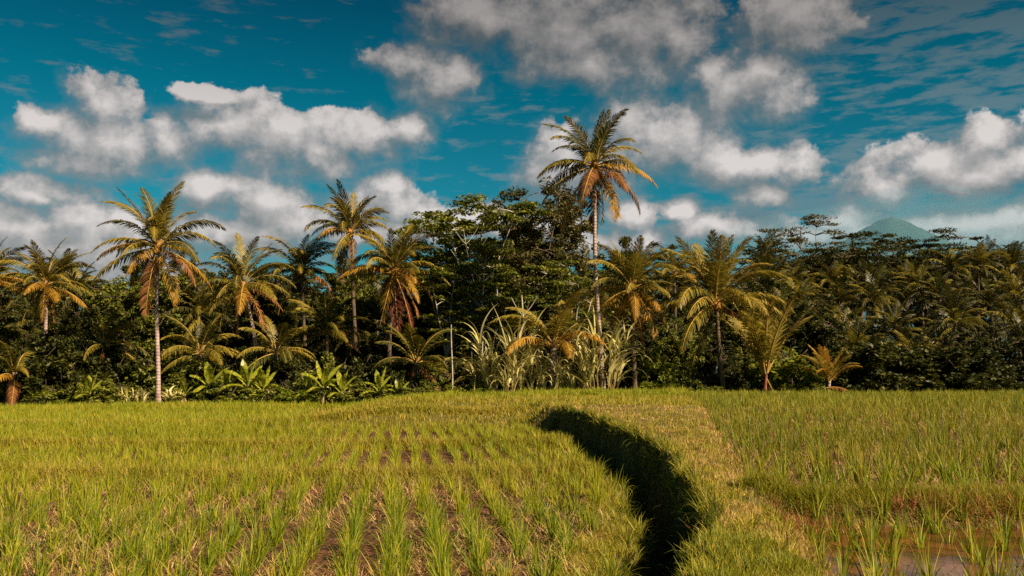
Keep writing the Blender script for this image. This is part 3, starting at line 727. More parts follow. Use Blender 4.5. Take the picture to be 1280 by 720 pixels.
# ------------------------------------------------------------------ broadleaf trees and shrubs
def leaf_quads(C, size, r, flat=0.5):
    n = len(C)
    N_ = r.normal(0, 1, (n, 3)); N_[:, 2] = np.abs(N_[:, 2]) + flat; N_ /= np.linalg.norm(N_, axis=1)[:, None]
    a = r.normal(0, 1, (n, 3)); U = np.cross(N_, a); U /= np.linalg.norm(U, axis=1)[:, None] + 1e-6
    V2 = np.cross(N_, U)
    s_ = (size * r.uniform(0.6, 1.3, n))[:, None]
    P = np.stack([C - U * s_, C - V2 * s_ * 0.45 + N_ * s_ * 0.12, C + U * s_, C + V2 * s_ * 0.45 + N_ * s_ * 0.12], 1).reshape(-1, 3)
    return P, np.arange(4 * n).reshape(-1, 4)

def broad_tree(seed, H, R, style, leaf=0.13, nclust=120, per=160, mat='leaf_mid', bark='pale_bark', gaps=0.3):
    """returns (trunk mesh, crown mesh), local, base at origin"""
    r = np.random.default_rng(seed); T = Acc(); Cs = []; Rs = []
    # main limbs
    nl = 5 if style != 'shrub' else 7
    limbs = []
    fork = H * (0.35 if style == 'layer' else 0.3 if style == 'umbrella' else 0.12)
    t = np.linspace(0, 1, 8)
    trp = np.stack([0.15 * np.sin(t * 3 + seed), 0.1 * np.sin(t * 4), t * fork], -1)
    tr = 0.014 * H + 0.03
    T.add(*tube(trp, tr * (1 - 0.3 * t) + 0.1 * tr * np.exp(-t * 10), 8))
    for k in range(nl):
        a = 2 * PI * k / nl + r.uniform(-0.5, 0.5)
        top = H * r.uniform(0.72, 0.97); rad = R * (r.uniform(0.25, 0.75) if style not in ('umbrella', 'layer') else r.uniform(0.45, 0.9))
        if style == 'layer': top = H * r.uniform(0.6, 0.97)
        if k == 0: rad *= 0.3; top = H * 0.95
        end = np.array([rad * math.cos(a), rad * math.sin(a), top])
        tt = np.linspace(0, 1, 10)[:, None]
        p = trp[-1] * (1 - tt) + end * tt + np.array([0, 0, 1.0]) * (np.sin(tt * PI) * 0.12 * H * r.uniform(-0.1, 0.5)) + r.normal(0, 0.05, (10, 3)) * tt * R * .3
        T.add(*tube(p, tr * (0.5 if style == 'layer' else 0.36) * (1 - 0.85 * tt[:, 0]), 6)); limbs.append(p)
    for c in range(nclust):
        L = limbs[r.integers(nl)]; q = r.uniform(0.25 if style != 'umbrella' else 0.55, 1.0) if style != 'shrub' else r.uniform(0.0, 1.0)
        i = int(q * 9.499); b = L[i]
        if c < nl * 4 and style != 'shrub': L = limbs[c % nl]; b = L[9]; q = 1.0
        a = r.uniform(0, 2 * PI)
        if style == 'layer':
            reach = R * r.uniform(0.15, 0.62) * (1.0 - 0.2 * q)
            e = b + np.array([math.cos(a) * reach, math.sin(a) * reach, r.uniform(0.0, 0.10) * H * 0.5]); cr_ = np.array([0.14 * R + 0.35, 0.14 * R + 0.35, 0.16])
        elif style == 'umbrella':
            reach = R * r.uniform(0.1, 0.55)
            e = b + np.array([math.cos(a) * reach, math.sin(a) * reach, r.uniform(0.0, 0.12) * H * 0.5]); cr_ = np.array([0.13 * R + 0.3, 0.13 * R + 0.3, 0.22])
        elif style == 'round':
            reach = R * r.uniform(0.1, 0.5)
            e = b + np.array([math.cos(a) * reach, math.sin(a) * reach, r.normal(0, 0.1) * R]); cr_ = np.array([0.5, 0.5, 0.42]) * (0.5 + 0.12 * R)
        else:
            ph = math.acos(r.uniform(0.0, 1)); rho = r.uniform(0.55, 1.0) ** 0.5 * (0.85 + 0.18 * math.sin(3 * a + seed) + r.uniform(-.1, .1))
            e = np.array([R * rho * math.sin(ph) * math.cos(a), R * rho * math.sin(ph) * math.sin(a), H * rho * math.cos(ph) * 0.95 + 0.1]); cr_ = np.array([0.5, 0.5, 0.4]) * (0.4 + 0.13 * R)
        if style != 'shrub' or c % 4 == 0:
            tt = np.linspace(0, 1, 5)[:, None]
            p = b * (1 - tt) + e * tt + np.array([0, 0, 1.0]) * np.sin(tt * PI) * 0.06 * reach if style != 'shrub' else b * (1 - tt) + e * tt
            T.add(*tube(p, 0.035 * (H / 12 + 0.3) * (1 - 0.8 * tt[:, 0]), 4))
        k = int(per * r.uniform(0.5, 1.4))
        d_ = r.normal(0, 1, (k, 3)); d_ /= np.linalg.norm(d_, axis=1)[:, None]
        d_ *= (r.uniform(0, 1, k) ** 0.5)[:, None]
        Cs.append(e + d_ * cr_ * r.uniform(0.7, 1.4))
    C = np.concatenate(Cs)
    flat = 0.8 if style in ('layer', 'umbrella') else 0.4
    P, Fq_ = leaf_quads(C, leaf, r, flat)
    return T.mesh('trunk', [M[bark]], True), mesh_np('crown', P, Fq_, [M[mat]])

def put_tree(px, Y, spec, label, group='broadleaf trees in the forest', top_py=None, H=None, name='broadleaf_tree', cat='tree', rz=None, wide=1.0):
    x_ = (px - 640) / F * Y; gz = g1(x_, Y)
    tm_, cm, H0 = spec
    sc = 1.0
    if top_py is not None: sc = (W(px, top_py, Y).z - gz) / H0
    root = empty(name, (x_, Y, gz - 0.03), label, cat, group, 0)
    rz = random.uniform(0, 6.28) if rz is None else rz
    for nm, me_ in (('trunk', tm_), ('crown', cm)):
        o = link(nm, me_, root, (0, 0, 0), rz, (sc * wide, sc * wide, sc))
    return root

SP_ = {}
def spec(key, *a, **k):
    tm_, cm = broad_tree(*a, **k); SP_[key] = (tm_, cm, a[1]); return SP_[key]
spec('layerA', 21, 13.5, 4.2, 'layer', leaf=0.16, nclust=80, per=150, mat='leaf_mid')
spec('layerB', 25, 12.0, 4.0, 'layer', leaf=0.16, nclust=105, per=150, mat='leaf_mid')
spec('brown', 22, 15.0, 4.3, 'round', leaf=0.14, nclust=190, per=150, mat='leaf_brown', bark='dark_bark')
spec('umbA', 23, 20.0, 7.0, 'umbrella', leaf=0.20, nclust=130, per=110, mat='leaf_dark', bark='dark_bark')
spec('umbB', 24, 20.0, 6.0, 'umbrella', leaf=0.17, nclust=90, per=90, mat='leaf_brown', bark='dark_bark')
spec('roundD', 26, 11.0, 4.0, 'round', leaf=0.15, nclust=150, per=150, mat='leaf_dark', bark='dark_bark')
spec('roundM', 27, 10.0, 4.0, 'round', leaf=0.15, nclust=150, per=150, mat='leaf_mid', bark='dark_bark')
spec('shD', 31, 3.6, 3.0, 'shrub', leaf=0.11, nclust=170, per=130, mat='leaf_dark', bark='dark_bark')
spec('shD2', 32, 3.4, 2.6, 'shrub', leaf=0.13, nclust=150, per=130, mat='leaf_dark', bark='dark_bark')
spec('shM', 33, 3.0, 2.2, 'shrub', leaf=0.12, nclust=120, per=130, mat='leaf_mid', bark='dark_bark')
spec('shL', 34, 2.6, 1.5, 'shrub', leaf=0.11, nclust=90, per=110, mat='leaf_light', bark='dark_bark')

put_tree(592, 66, SP_['layerA'], 'tall layered tree with white limbs and flat tiers of green leaves left of centre', top_py=243, rz=0.4)
put_tree(560, 70, SP_['layerB'], 'layered green tree at the left of the white limbed tree', top_py=262, rz=2.0, wide=.9)
put_tree(655, 70, SP_['brown'], 'tallest broad tree with brownish fine leaves left of the tallest palm', top_py=238, rz=2.6, wide=1.15)
put_tree(700, 73, SP_['brown'], 'open crowned brownish tree just behind the tallest palm', top_py=240, rz=3.6, wide=.8)
put_tree(628, 62, SP_['layerB'], 'lower layered tree in front of the tallest broad tree', top_py=310, rz=4.0)
put_tree(560, 61, SP_['layerA'], 'lower layered tree with green tiers above the pale pole', top_py=330, rz=5.2)
put_tree(715, 66, SP_['layerA'], 'mid height layered tree behind the tallest trunk', top_py=325, rz=1.4)
put_tree(650, 84, SP_['roundM'], 'bushy tree behind the layered trees in the middle', top_py=300)
put_tree(1012, 122, SP_['umbB'], 'thin feathery umbrella tree rising highest over the right grove', top_py=272, rz=0.3)
put_tree(1070, 118, SP_['umbA'], 'broad dark umbrella tree right of the thin feathery one', top_py=290, rz=1.3)
put_tree(1125, 128, SP_['umbA'], 'dark umbrella tree sloping down between the two high umbrella crowns', top_py=306, rz=2.3)
put_tree(1203, 120, SP_['umbA'], 'dark flat topped umbrella tree alone near the right end', top_py=291, rz=4.2)
put_tree(968, 112, SP_['umbA'], 'small dark umbrella tree left of the thin feathery one', top_py=306, rz=5.0, wide=.7)
put_tree(1262, 128, SP_['umbA'], 'low dark umbrella tree at the right edge of the forest', top_py=318, rz=.8, wide=.7)
put_tree(838, 105, SP_['umbA'], 'small dark umbrella tree seen over the palms right of the tallest trunk', top_py=304, rz=3.0, wide=.6)
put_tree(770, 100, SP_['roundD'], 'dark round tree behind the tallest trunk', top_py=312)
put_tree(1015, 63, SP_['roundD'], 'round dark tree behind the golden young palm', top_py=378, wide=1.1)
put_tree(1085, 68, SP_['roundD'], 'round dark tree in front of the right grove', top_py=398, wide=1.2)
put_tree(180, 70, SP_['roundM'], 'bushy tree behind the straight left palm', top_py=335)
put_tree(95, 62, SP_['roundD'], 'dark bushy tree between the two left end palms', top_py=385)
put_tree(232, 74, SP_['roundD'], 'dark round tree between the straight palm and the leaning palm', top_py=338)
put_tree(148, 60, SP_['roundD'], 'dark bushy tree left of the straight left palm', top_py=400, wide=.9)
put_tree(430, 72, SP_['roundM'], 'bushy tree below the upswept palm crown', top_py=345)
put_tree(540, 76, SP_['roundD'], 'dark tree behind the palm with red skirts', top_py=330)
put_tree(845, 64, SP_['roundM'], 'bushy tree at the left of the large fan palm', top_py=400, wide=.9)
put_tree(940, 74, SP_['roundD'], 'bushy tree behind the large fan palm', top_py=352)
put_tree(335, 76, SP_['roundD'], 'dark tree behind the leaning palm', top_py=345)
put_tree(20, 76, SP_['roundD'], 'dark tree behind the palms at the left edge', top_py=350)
# shrubs at the forest edge
sh = [(1110, 57, 'shD', 418, 1.5, 'broad dark shrub, first of the long hedge-like row right of the squat palm'), (1165, 57, 'shD2', 428, 1.5, 'dark shrub in the middle of the long hedge-like row on the right'),
      (1215, 58, 'shD', 440, 1.2, 'dark shrub at the right end of the hedge-like row'), (1265, 60, 'shD2', 450, 1.0, 'low dark shrub at the right edge of the forest'),
      (1075, 57, 'shD2', 432, 1.1, 'dark shrub just behind the squat golden palm'), (985, 56.2, 'shL', 425, 0.95, 'bright green shrub right behind the golden young palm'),
      (817, 56.5, 'shL', 425, .8, 'light green bush right of the second cane clump'), (925, 57, 'shD', 462, .9, 'small dark shrub left of the golden young palm'),
      (850, 57, 'shM', 452, 1.0, 'mid green shrub left of the dark trunk of the fan palm'), (880, 56, 'shD2', 462, .8, 'low dark shrub in front of the fan palm trunk'),
      (85, 57, 'shD', 412, 1.0, 'dark shrub left of the straight pale trunk at the left'), (45, 58, 'shD2', 425, 1.0, 'dark shrub behind the low palm at the left edge'),
      (118, 55.2, 'shL', 468, .8, 'small light green bush left of the straight pale trunk'), (165, 58, 'shD2', 440, 1.0, 'dark shrub directly behind the straight pale trunk'),
      (225, 58, 'shM', 430, 1.0, 'mid green shrub right of the straight pale trunk'), (285, 58, 'shD2', 445, 1.0, 'dark shrub behind the yellow banana plants'),
      (350, 59, 'shD', 432, 1.1, 'dark shrub under the leaning palm crown'), (420, 59, 'shM', 440, 1.0, 'mid green shrub behind the middle banana plants'),
      (470, 58, 'shD2', 440, 1.0, 'dark shrub behind the right-hand banana plant'), (540, 58, 'shM', 452, 1.0, 'mid green shrub left of the thin pale pole trunk'),
      (590, 59, 'shD', 440, 1.0, 'dark shrub right of the thin pale pole trunk'), (645, 60, 'shD2', 420, 1.1, 'dark shrub behind the first cane clump'),
      (720, 60, 'shD', 420, 1.1, 'dark shrub behind the gap between the cane clumps'), (775, 58.5, 'shD2', 430, 1.0, 'dark shrub behind the second cane clump'),
      (-30, 58, 'shD', 430, 1.1, 'dark shrub cut off by the left edge of the view')]
for px, Y, k, ty, wd, lab in sh:
    put_tree(px, Y, SP_[k], lab, 'shrubs along the forest edge', top_py=ty, name='shrub', cat='shrub', wide=wd)
for q, (px, ty, k_, lab) in enumerate([(68, 478, 'shL', 'tiny light green bush right of the low palm at the left edge'), (148, 474, 'shM', 'low green bush between the far left banana plant and the pale trunk'),
        (298, 470, 'shM', 'low green bush at the foot of the tall yellow banana plants'), (366, 474, 'shL', 'tiny bright bush left of the broad spreading banana plant'),
        (456, 476, 'shM', 'low bush between the broad banana plant and the bright one'), (528, 474, 'shM', 'low bush at the foot of the dark palm left of the pale pole'),
        (585, 470, 'shL', 'tiny bright bush right of the pale pole'), (830, 472, 'shL', 'tiny bright bush right of the last cane clump'),
        (872, 474, 'shM', 'low bush at the foot of the fan palm trunk'), (1005, 470, 'shM', 'low bush between the two golden young palms')]):
    put_tree(px, 54.9, SP_[k_], lab, 'small bushes at the field edge', top_py=ty, name='shrub', cat='shrub', wide=1.5)
# shaded understorey behind
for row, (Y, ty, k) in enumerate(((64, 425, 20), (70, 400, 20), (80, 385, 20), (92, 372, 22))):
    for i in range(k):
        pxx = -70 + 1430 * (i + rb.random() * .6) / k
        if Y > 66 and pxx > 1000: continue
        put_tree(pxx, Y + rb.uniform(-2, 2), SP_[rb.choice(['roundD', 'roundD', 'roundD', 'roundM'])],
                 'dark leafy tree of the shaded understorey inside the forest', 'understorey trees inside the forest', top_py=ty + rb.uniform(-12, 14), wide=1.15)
# far forest closing the view
for Y, ty, k in ((140, 352, 26), (165, 350, 20)):
    for i in range(k):
        px = -60 + 1400 * (i + rb.random() * .6) / k
        put_tree(px, Y, SP_[rb.choice(['roundD', 'umbA'])], 'far dark tree at the back of the forest', 'far trees at the back of the forest', top_py=(ty if px < 960 else 330) + rb.uniform(-8, 8), wide=1.1)

put_tree(640 + 1108 * 9.6 / 9.8, 9.8, SP_['shM'], 'leafy shrub just outside the view at the right, shading the upper field', 'shrubs beside the fields', top_py=375, name='shrub', cat='shrub', wide=.7)
# ------------------------------------------------------------------ banana plants
def banana_leaf(seed, L=1.9, e0=1.2, droop=1.3, wid=0.27):
    r = np.random.default_rng(seed); n = 16
    t = np.linspace(0, 1, n + 1); tm_ = (t[1:] + t[:-1]) / 2
    ang = e0 - droop * tm_ ** 1.4
    px_ = np.concatenate([[0], np.cumsum(np.cos(ang) * L / n)]); pz = np.concatenate([[0], np.cumsum(np.sin(ang) * L / n)])
    path = np.stack([px_, 0.1 * t ** 2 * r.normal(), pz], -1)
    VV, FF = [], []; k = 0
    w = wid * np.interp(t, [0, 0.16, 0.22, 0.5, 0.85, 1], [0.03, 0.04, 0.6, 1, 0.75, 0.05])
    for sgn in (1, -1):
        tear = 0.0
        for i in range(n):
            if r.uniform() < 0.3: tear = r.uniform(-0.12, 0.05)
            p0, p1 = path[i], path[i + 1]
            dz0 = -0.25 * w[i] + tear; dz1 = -0.25 * w[i + 1] + tear
            gap = 0.03 if r.uniform() < 0.3 else 0.0
            q0 = p0 + np.array([0.25 * w[i], sgn * w[i], dz0]); q1 = p1 + np.array([0.25 * w[i + 1] - gap, sgn * w[i + 1], dz1])
            if sgn > 0: VV += [p0, p1, q1, q0]
            else: VV += [p0, q0, q1, p1]
            FF.append([k, k + 1, k + 2, k + 3]); k += 4
    Vr, Fr = tube(path - np.array([0, 0, 0.015]), 0.03 * (1 - 0.8 * t) + 0.003, 4)
    V_ = np.concatenate([np.array(VV), Vr]); F_ = np.concatenate([np.array(FF), Fr + k])
    me_ = mesh_np('leaf', V_, F_, [M['banana']]); return me_
BL = [banana_leaf(i, random.uniform(1.6, 2.1), e, dr) for i, (e, dr) in enumerate([(1.45, 0.35), (1.3, 0.8), (1.15, 1.2), (0.95, 1.5), (0.6, 1.5), (0.2, 1.2), (1.4, .2), (1.2, 1.0), (0.8, 1.4)])]
t = np.linspace(0, 1, 8)
def banana(px, Y, top_py, label, seed, nleaf=9):
    rr = random.Random(seed); x_ = (px - 640) / F * Y; gz = g1(x_, Y)
    H = W(px, top_py, Y).z - gz; st = H * 0.42
    root = empty('banana_plant', (x_, Y, gz - 0.02), label, 'banana plant', 'banana plants at the field edge')
    pth = np.stack([0.1 * t * rr.uniform(-1, 1), 0 * t, t * st], -1)
    V_, F_ = tube(pth, 0.10 - 0.05 * t, 8)
    link('stem', mesh_np('stem', V_, F_, [M['stalk']], None, True), root)
    for k in range(nleaf):
        az = 2.4 * k + rr.uniform(-.4, .4)
        li = [0, 6, 1, 7, 2, 3, 8, 4, 5][k % 9]
        link('leaf', BL[li], root, (float(pth[-1, 0]), 0, st - 0.04 * k), az, H * 0.54 / 1.8 * rr.uniform(.85, 1.1))
for a in [(118, 54.6, 462, 'low banana plant at the far left of the banana row', 1), (262, 54.8, 446, 'tall yellow banana plant right of the straight pale trunk', 2),
          (313, 54.4, 440, 'banana plant with tall upright leaf beside the tall yellow one', 3), (332, 55, 452, 'green banana plant crowded beside the one with the upright leaf', 4),
          (405, 54.6, 444, 'banana plant with broad spreading leaves in the middle of the row', 5), (385, 55.2, 458, 'lower banana plant tucked behind the broad spreading one', 6),
          (476, 54.2, 455, 'bright yellow-green banana plant at the right end of the row', 7), (285, 54.9, 455, 'banana plant with ragged pale leaves between the two tall yellow ones', 9), (428, 54.5, 458, 'small banana plant just right of the broad spreading one', 10), (500, 54.8, 468, 'low banana sprout right of the bright yellow-green plant', 11),
          (235, 54.6, 470, 'small banana seedling left of the tall yellow plant', 8)]:
    banana(*a)

# ------------------------------------------------------------------ cane / reed clumps
def cane(px, Y, top_py, wpx, label, seed, ns=26, droop=2.0, mat='cane', name='cane_clump', w=0.15, stalkf=.62):
    r = np.random.default_rng(seed); x_ = (px - 640) / F * Y; gz = g1(x_, Y)
    H = W(px, top_py, Y).z - gz; R = wpx / (F / Y) / 2
    root = empty(name, (x_, Y, gz - 0.02), label, 'cane', 'cane and reed clumps at the field edge')
    S = Acc(); Vs = []
    P = []; AZ = []
    for k in range(ns):
        a = r.uniform(0, 2 * PI); rd = R * 0.5 * r.uniform(0, 1) ** .5; ln = H * stalkf * r.uniform(0.3, 1.15)
        b = np.array([rd * math.cos(a), rd * math.sin(a) * .7, 0]); e = b + np.array([math.cos(a) * ln * 0.22, math.sin(a) * ln * 0.22, ln])
        tt = np.linspace(0, 1, 5)[:, None]
        S.add(*tube(b * (1 - tt) + e * tt, 0.022 * (1 - 0.5 * tt[:, 0]), 5))
        for j in range(6):
            q = r.uniform(0.35, 1.0) if j > 2 else 1.0
            P.append(b * (1 - q) + e * q); AZ.append(a + r.normal(0, 1.3))
    P = np.array(P); n = len(P)
    V_, F_ = strips(P, np.array(AZ), H * 0.60 * r.uniform(0.5, 1.15, n), np.abs(r.normal(0.1, 0.25, n)), np.abs(r.normal(droop, 0.6, n)), w * r.uniform(0.6, 1.2, n), 8, power=1.6, taper=2.5)
    link('stem', S.mesh('stem', [M['stalk']]), root)
    link('foliage', mesh_np('foliage', V_, F_, [M[mat]]), root)
cane(632, 54.8, 402, 74, 'pale cane clump left of the young golden palm', 1)
cane(664, 55.3, 410, 60, 'cane clump directly in front of the young golden palm stem', 2, 20)
cane(605, 55.6, 432, 40, 'small cane clump at the left end of the cane row', 3, 12)
cane(752, 54.6, 400, 88, 'largest pale cane clump at the foot of the tallest palm', 4, 30)
cane(722, 55.4, 425, 50, 'cane clump left of the largest one', 5, 16)
cane(690, 55.0, 448, 50, 'low cane clump filling the gap between the tall ones', 6, 14)
cane(168, 54.6, 468, 60, 'low grey-green reed clump left of the straight pale trunk', 7, 16, stalkf=.3)
cane(222, 55.2, 470, 40, 'low reed clump just right of the straight pale trunk', 8, 12, stalkf=.3)
cane(352, 55.4, 468, 40, 'low reed clump between the banana plants', 9, 12, stalkf=.3)
cane(445, 55.4, 470, 44, 'low reed clump left of the bright banana plant', 10, 12, stalkf=.3)

# thin bare trunks
def thin_trunk(px, y_top, y_bot, Y, label, r0=0.055, lean=0.0, name='bare_trunk', forks=0):
    a = W(px, y_top, Y); x_ = a.x - lean; gz = g1(x_, Y)
    tt = np.linspace(0, 1, 12)
    dv = a - Vector((x_, Y, gz))
    pth = np.stack([dv.x * tt ** 1.5 + (0.05 if forks < 5 else 0.22) * np.sin(tt * 5), 0 * tt, dv.z * tt], -1)
    A = Acc(); A.add(*tube(pth, r0 * (1 - (0.45 if forks < 5 else 0.85) * tt), 7))
    rr = random.Random(int(px))
    for k in range(forks):
        i = rr.randrange(6, 11); b = pth[i]; s_ = rr.choice((-1, 1)) * rr.uniform(0.4, 1.1)
        q = np.linspace(0, 1, 5)[:, None]
        A.add(*tube(b + q * np.array([s_, rr.uniform(-.4, .4), abs(s_) * 0.9]) * (1.6 if forks > 4 else 1) + q ** 2 * np.array([0, 0, 0.5]), r0 * 0.4 * (1 - 0.7 * q[:, 0]), 5))
    o = link(name, A.mesh(name, [M['pale_bark']], True), None, (x_, Y, gz - 0.03))
    tag(o, label, 'bare trunk', None)
thin_trunk(565, 405, 500, 54.3, 'thin straight pale pole-like trunk at the field edge left of the cane clumps', 0.055)
thin_trunk(653, 368, 480, 56.3, 'bare pale trunk with short stubs rising behind the cane clumps', 0.09, -0.3, forks=3)
thin_trunk(583, 285, 480, 61.5, 'long slanting white trunk with curved forks inside the layered green tree', 0.075, -1.4, forks=7)
thin_trunk(612, 318, 480, 60.5, 'second slender white trunk rising right of the slanting one', 0.075, 0.9, forks=7)
thin_trunk(905, 430, 488, 56.0, 'short white leaning trunk beside the dark trunk of the fan palm', 0.10, 1.0)

# fallen dry palm frond on the grass by the squat palm
fd = link('fallen_frond', FR[4, 1], None, (W(1030, 487, 52.6).x, 52.6, g1(W(1030, 487, 52.6).x, 52.6) + 0.45), 0.05, 0.45)
set_mat(fd, M['frond_dead']); tag(fd, 'dry brown fallen frond lying in the grass beside the squat golden palm', 'frond')

# ------------------------------------------------------------------ far volcano and the added vapour veiling it
MC = W(1113, 272, 15000.0)
nx = 120
gx, gy = np.meshgrid(np.linspace(-6500, 6500, nx), np.linspace(-6500, 6500, nx), indexing='ij')
rd = np.sqrt(gx ** 2 + gy ** 2); an = np.arctan2(gy, gx)
hh = MC.z - 0.72 * (np.sqrt(rd ** 2 + 260.0 ** 2) - 260) + 70 * np.sin(an * 9 + rd / 700) * np.minimum(1, rd / 1500) + 45 * np.sin(an * 3 + 1) * np.minimum(1, rd / 300) + 30 * np.sin(an * 23 + rd / 300) * np.minimum(1, rd / 2000)
hh = np.where(rd > 6000, -20, hh) - 5
mi_ = (np.arange(nx - 1)[:, None] * nx + np.arange(nx - 1)[None, :])
mf = np.stack([mi_, mi_ + nx, mi_ + nx + 1, mi_ + 1], -1).reshape(-1, 4)
mm, mnt = new_mat('mountain_forest')
mp_ = mnt.nodes.new('ShaderNodeBsdfPrincipled'); mp_.inputs['Roughness'].default_value = 0.95
mn_ = mnt.nodes.new('ShaderNodeTexNoise'); mn_.inputs['Scale'].default_value = 0.002; mn_.inputs['Detail'].default_value = 6
mtc = mnt.nodes.new('ShaderNodeTexCoord'); mnt.links.new(mtc.outputs['Object'], mn_.inputs['Vector'])
mr_ = ramp(mnt, [(0.3, (0.012, 0.03, 0.025)), (0.7, (0.03, 0.05, 0.035))]); mnt.links.new(mn_.outputs['Fac'], mr_.inputs['Fac'])
mnt.links.new(mr_.outputs[0], mp_.inputs['Base Color'])
mo_ = mnt.nodes.new('ShaderNodeOutputMaterial'); mnt.links.new(mp_.outputs[0], mo_.inputs['Surface'])
o = link('hills', mesh_np('hills', np.stack([gx, gy, hh], -1).reshape(-1, 3), mf, [mm], None, True), None, (MC.x, 15000 , 0))
tag(o, kind='structure')
# thin vapour volumes added before the volcano to fade it, standing in for haze
hm, hnt = new_mat('vapour')
pv = hnt.nodes.new('ShaderNodeVolumePrincipled'); pv.inputs['Density'].default_value = 1.5e-4
pv.inputs['Color'].default_value = (0.22, 0.58, 0.78, 1)
ho = hnt.nodes.new('ShaderNodeOutputMaterial'); hnt.links.new(pv.outputs[0], ho.inputs['Volume'])
V0_, F_ = sphere_arrays((0, 0, 0), 1.0, 24, 48, 1.0)
for (sx, sy, sz, ox, oy, oz, lab) in ((2000, 1500, 1250, 0, 0, 350, 'innermost added veil of thin vapour low on the slopes of the distant volcano'),
                                      (2900, 1700, 1560, -250, -400, 350, 'middle added sheet of thin vapour before the distant volcano'),
                                      (4200, 1900, 1750, 400, -900, 400, 'widest added veil of faint vapour round the distant volcano')):
    lump = 1 + 0.09 * np.sin(V0_[:, 0] * 5 + sx) * np.cos(V0_[:, 2] * 4 + ox) + 0.05 * np.sin(V0_[:, 0] * 11 + sz)
    o = link('haze_cloud', mesh_np('haze_cloud', V0_ * lump[:, None] * np.array([sx, sy, sz]), F_[:, ::-1], [hm], None, True), None, (MC.x * 0.8 + ox, 12000 + oy, oz))
    tag(o, lab, 'haze_cloud', 'vapour added round the volcano', 'stuff')

# ------------------------------------------------------------------ light
SUN_EL = math.radians(37); sun_dir = Vector((0.80, -0.60, 0)).normalized()
sv = Vector((sun_dir.x * math.cos(SUN_EL), sun_dir.y * math.cos(SUN_EL), math.sin(SUN_EL)))
sd = bpy.data.lights.new('sun', 'SUN'); sd.energy = 5.0; sd.angle = math.radians(0.53); sd.color = (1.0, 0.80, 0.56)
so = bpy.data.objects.new('sun', sd); COL.objects.link(so); so.rotation_euler = sv.to_track_quat('Z', 'Y').to_euler(); so.location = (20, -20, 30)

# ------------------------------------------------------------------ sky with clouds
world = bpy.data.worlds.new('World'); scene.world = world; world.use_nodes = True
nt = world.node_tree; nt.nodes.clear(); N = nt.nodes; Lk = nt.links
def vm(nt, op, a, b=None, c=None):
    n = nt.nodes.new('ShaderNodeVectorMath'); n.operation = op
    for i, v in enumerate((a, b, c)):
        if v is None: continue
        if isinstance(v, (tuple, list)): n.inputs[i].default_value = v
        elif isinstance(v, (int, float)): n.inputs['Scale'].default_value = v
        else: nt.links.new(v, n.inputs[i])
    return n.outputs['Value'] if op in ('LENGTH', 'DOT_PRODUCT', 'DISTANCE') else n.outputs['Vector']
def mt(nt, op, a, b=None, c=None, clamp=False):
    n = nt.nodes.new('ShaderNodeMath'); n.operation = op; n.use_clamp = clamp
    for i, v in enumerate((a, b, c)):
        if v is None: continue
        if isinstance(v, (int, float)): n.inputs[i].default_value = v
        else: nt.links.new(v, n.inputs[i])
    return n.outputs[0]
def noise(nt, vec, scale, detail=5, rough=0.55, lac=2.0, dist=0.0):
    n = nt.nodes.new('ShaderNodeTexNoise'); n.inputs['Scale'].default_value = scale; n.inputs['Detail'].default_value = detail
    n.inputs['Roughness'].default_value = rough; n.inputs['Lacunarity'].default_value = lac; n.inputs['Distortion'].default_value = dist
    nt.links.new(vec, n.inputs['Vector']); return n

# each cloud: bearing & height given through the direction it stands in (u = azimuth tan, v = elevation tan)
CL = [(600, 22, 88, 40), (700, 38, 100, 58), (800, 40, 90, 62), (850, 45, 45, 40), (730, 78, 95, 30),
      (990, 28, 66, 40), (520, 76, 52, 24), (556, 100, 48, 34), 
      (937, 110, 78, 42), (895, 92, 30, 26), (960, 90, 40, 28),
      (835, 165, 84, 50), (790, 150, 36, 30), (770, 195, 60, 28), (700, 180, 30, 30),
      (930, 208, 88, 30), (905, 196, 44, 28), (985, 205, 40, 24), (952, 248, 32, 15),
      (1180, 200, 70, 27), (1250, 205, 60, 30), (1110, 228, 56, 22), (1215, 215, 90, 22), (1240, 170, 40, 22),
      (130, 125, 38, 34), (60, 155, 34, 20), (130, 175, 86, 34), (205, 172, 38, 30), (110, 205, 60, 20),
      (300, 155, 60, 32), (345, 180, 60, 40), (400, 196, 48, 26), (440, 168, 84, 28), (515, 158, 26, 22), (345, 165, 50, 30),
       (270, 112, 52, 11), 
      (290, 232, 66, 24), (330, 250, 66, 28), (260, 240, 30, 20), (360, 275, 100, 32),
      (40, 250, 40, 20), (88, 275, 42, 24), (30, 290, 90, 34), (110, 310, 90, 30), (160, 272, 18, 6),
      (485, 232, 36, 22), (530, 262, 30, 14), (850, 265, 26, 16), (785, 268, 36, 22), (905, 285, 90, 18), (1058, 268, 36, 15), (1080, 286, 70, 15),
      (1200, 280, 90, 20), (1270, 275, 50, 24), (640, 280, 120, 22), (480, 290, 120, 22), (1150, 300, 160, 16), (90, 310, 150, 45), (300, 290, 150, 26), (760, 300, 110, 20), (1240, 300, 110, 20), (60, 240, 60, 16), (480, 255, 70, 26), (700, 215, 60, 30), (1010, 292, 60, 14)]
g_ = bpy.data.node_groups.new('cloud_density', 'ShaderNodeTree')
g_.interface.new_socket(name='P', in_out='INPUT', socket_type='NodeSocketVector')
g_.interface.new_socket(name='D', in_out='OUTPUT', socket_type='NodeSocketFloat')
gi = g_.nodes.new('NodeGroupInput'); go = g_.nodes.new('NodeGroupOutput')
P0 = gi.outputs[0]
w1 = noise(g_, P0, 13.0, 5, 0.55)
wv_ = vm(g_, 'MULTIPLY_ADD', w1.outputs['Color'], (0.050, 0.040, 0), (-0.025, -0.020, 0))
PW = vm(g_, 'ADD', P0, wv_)
cur = None
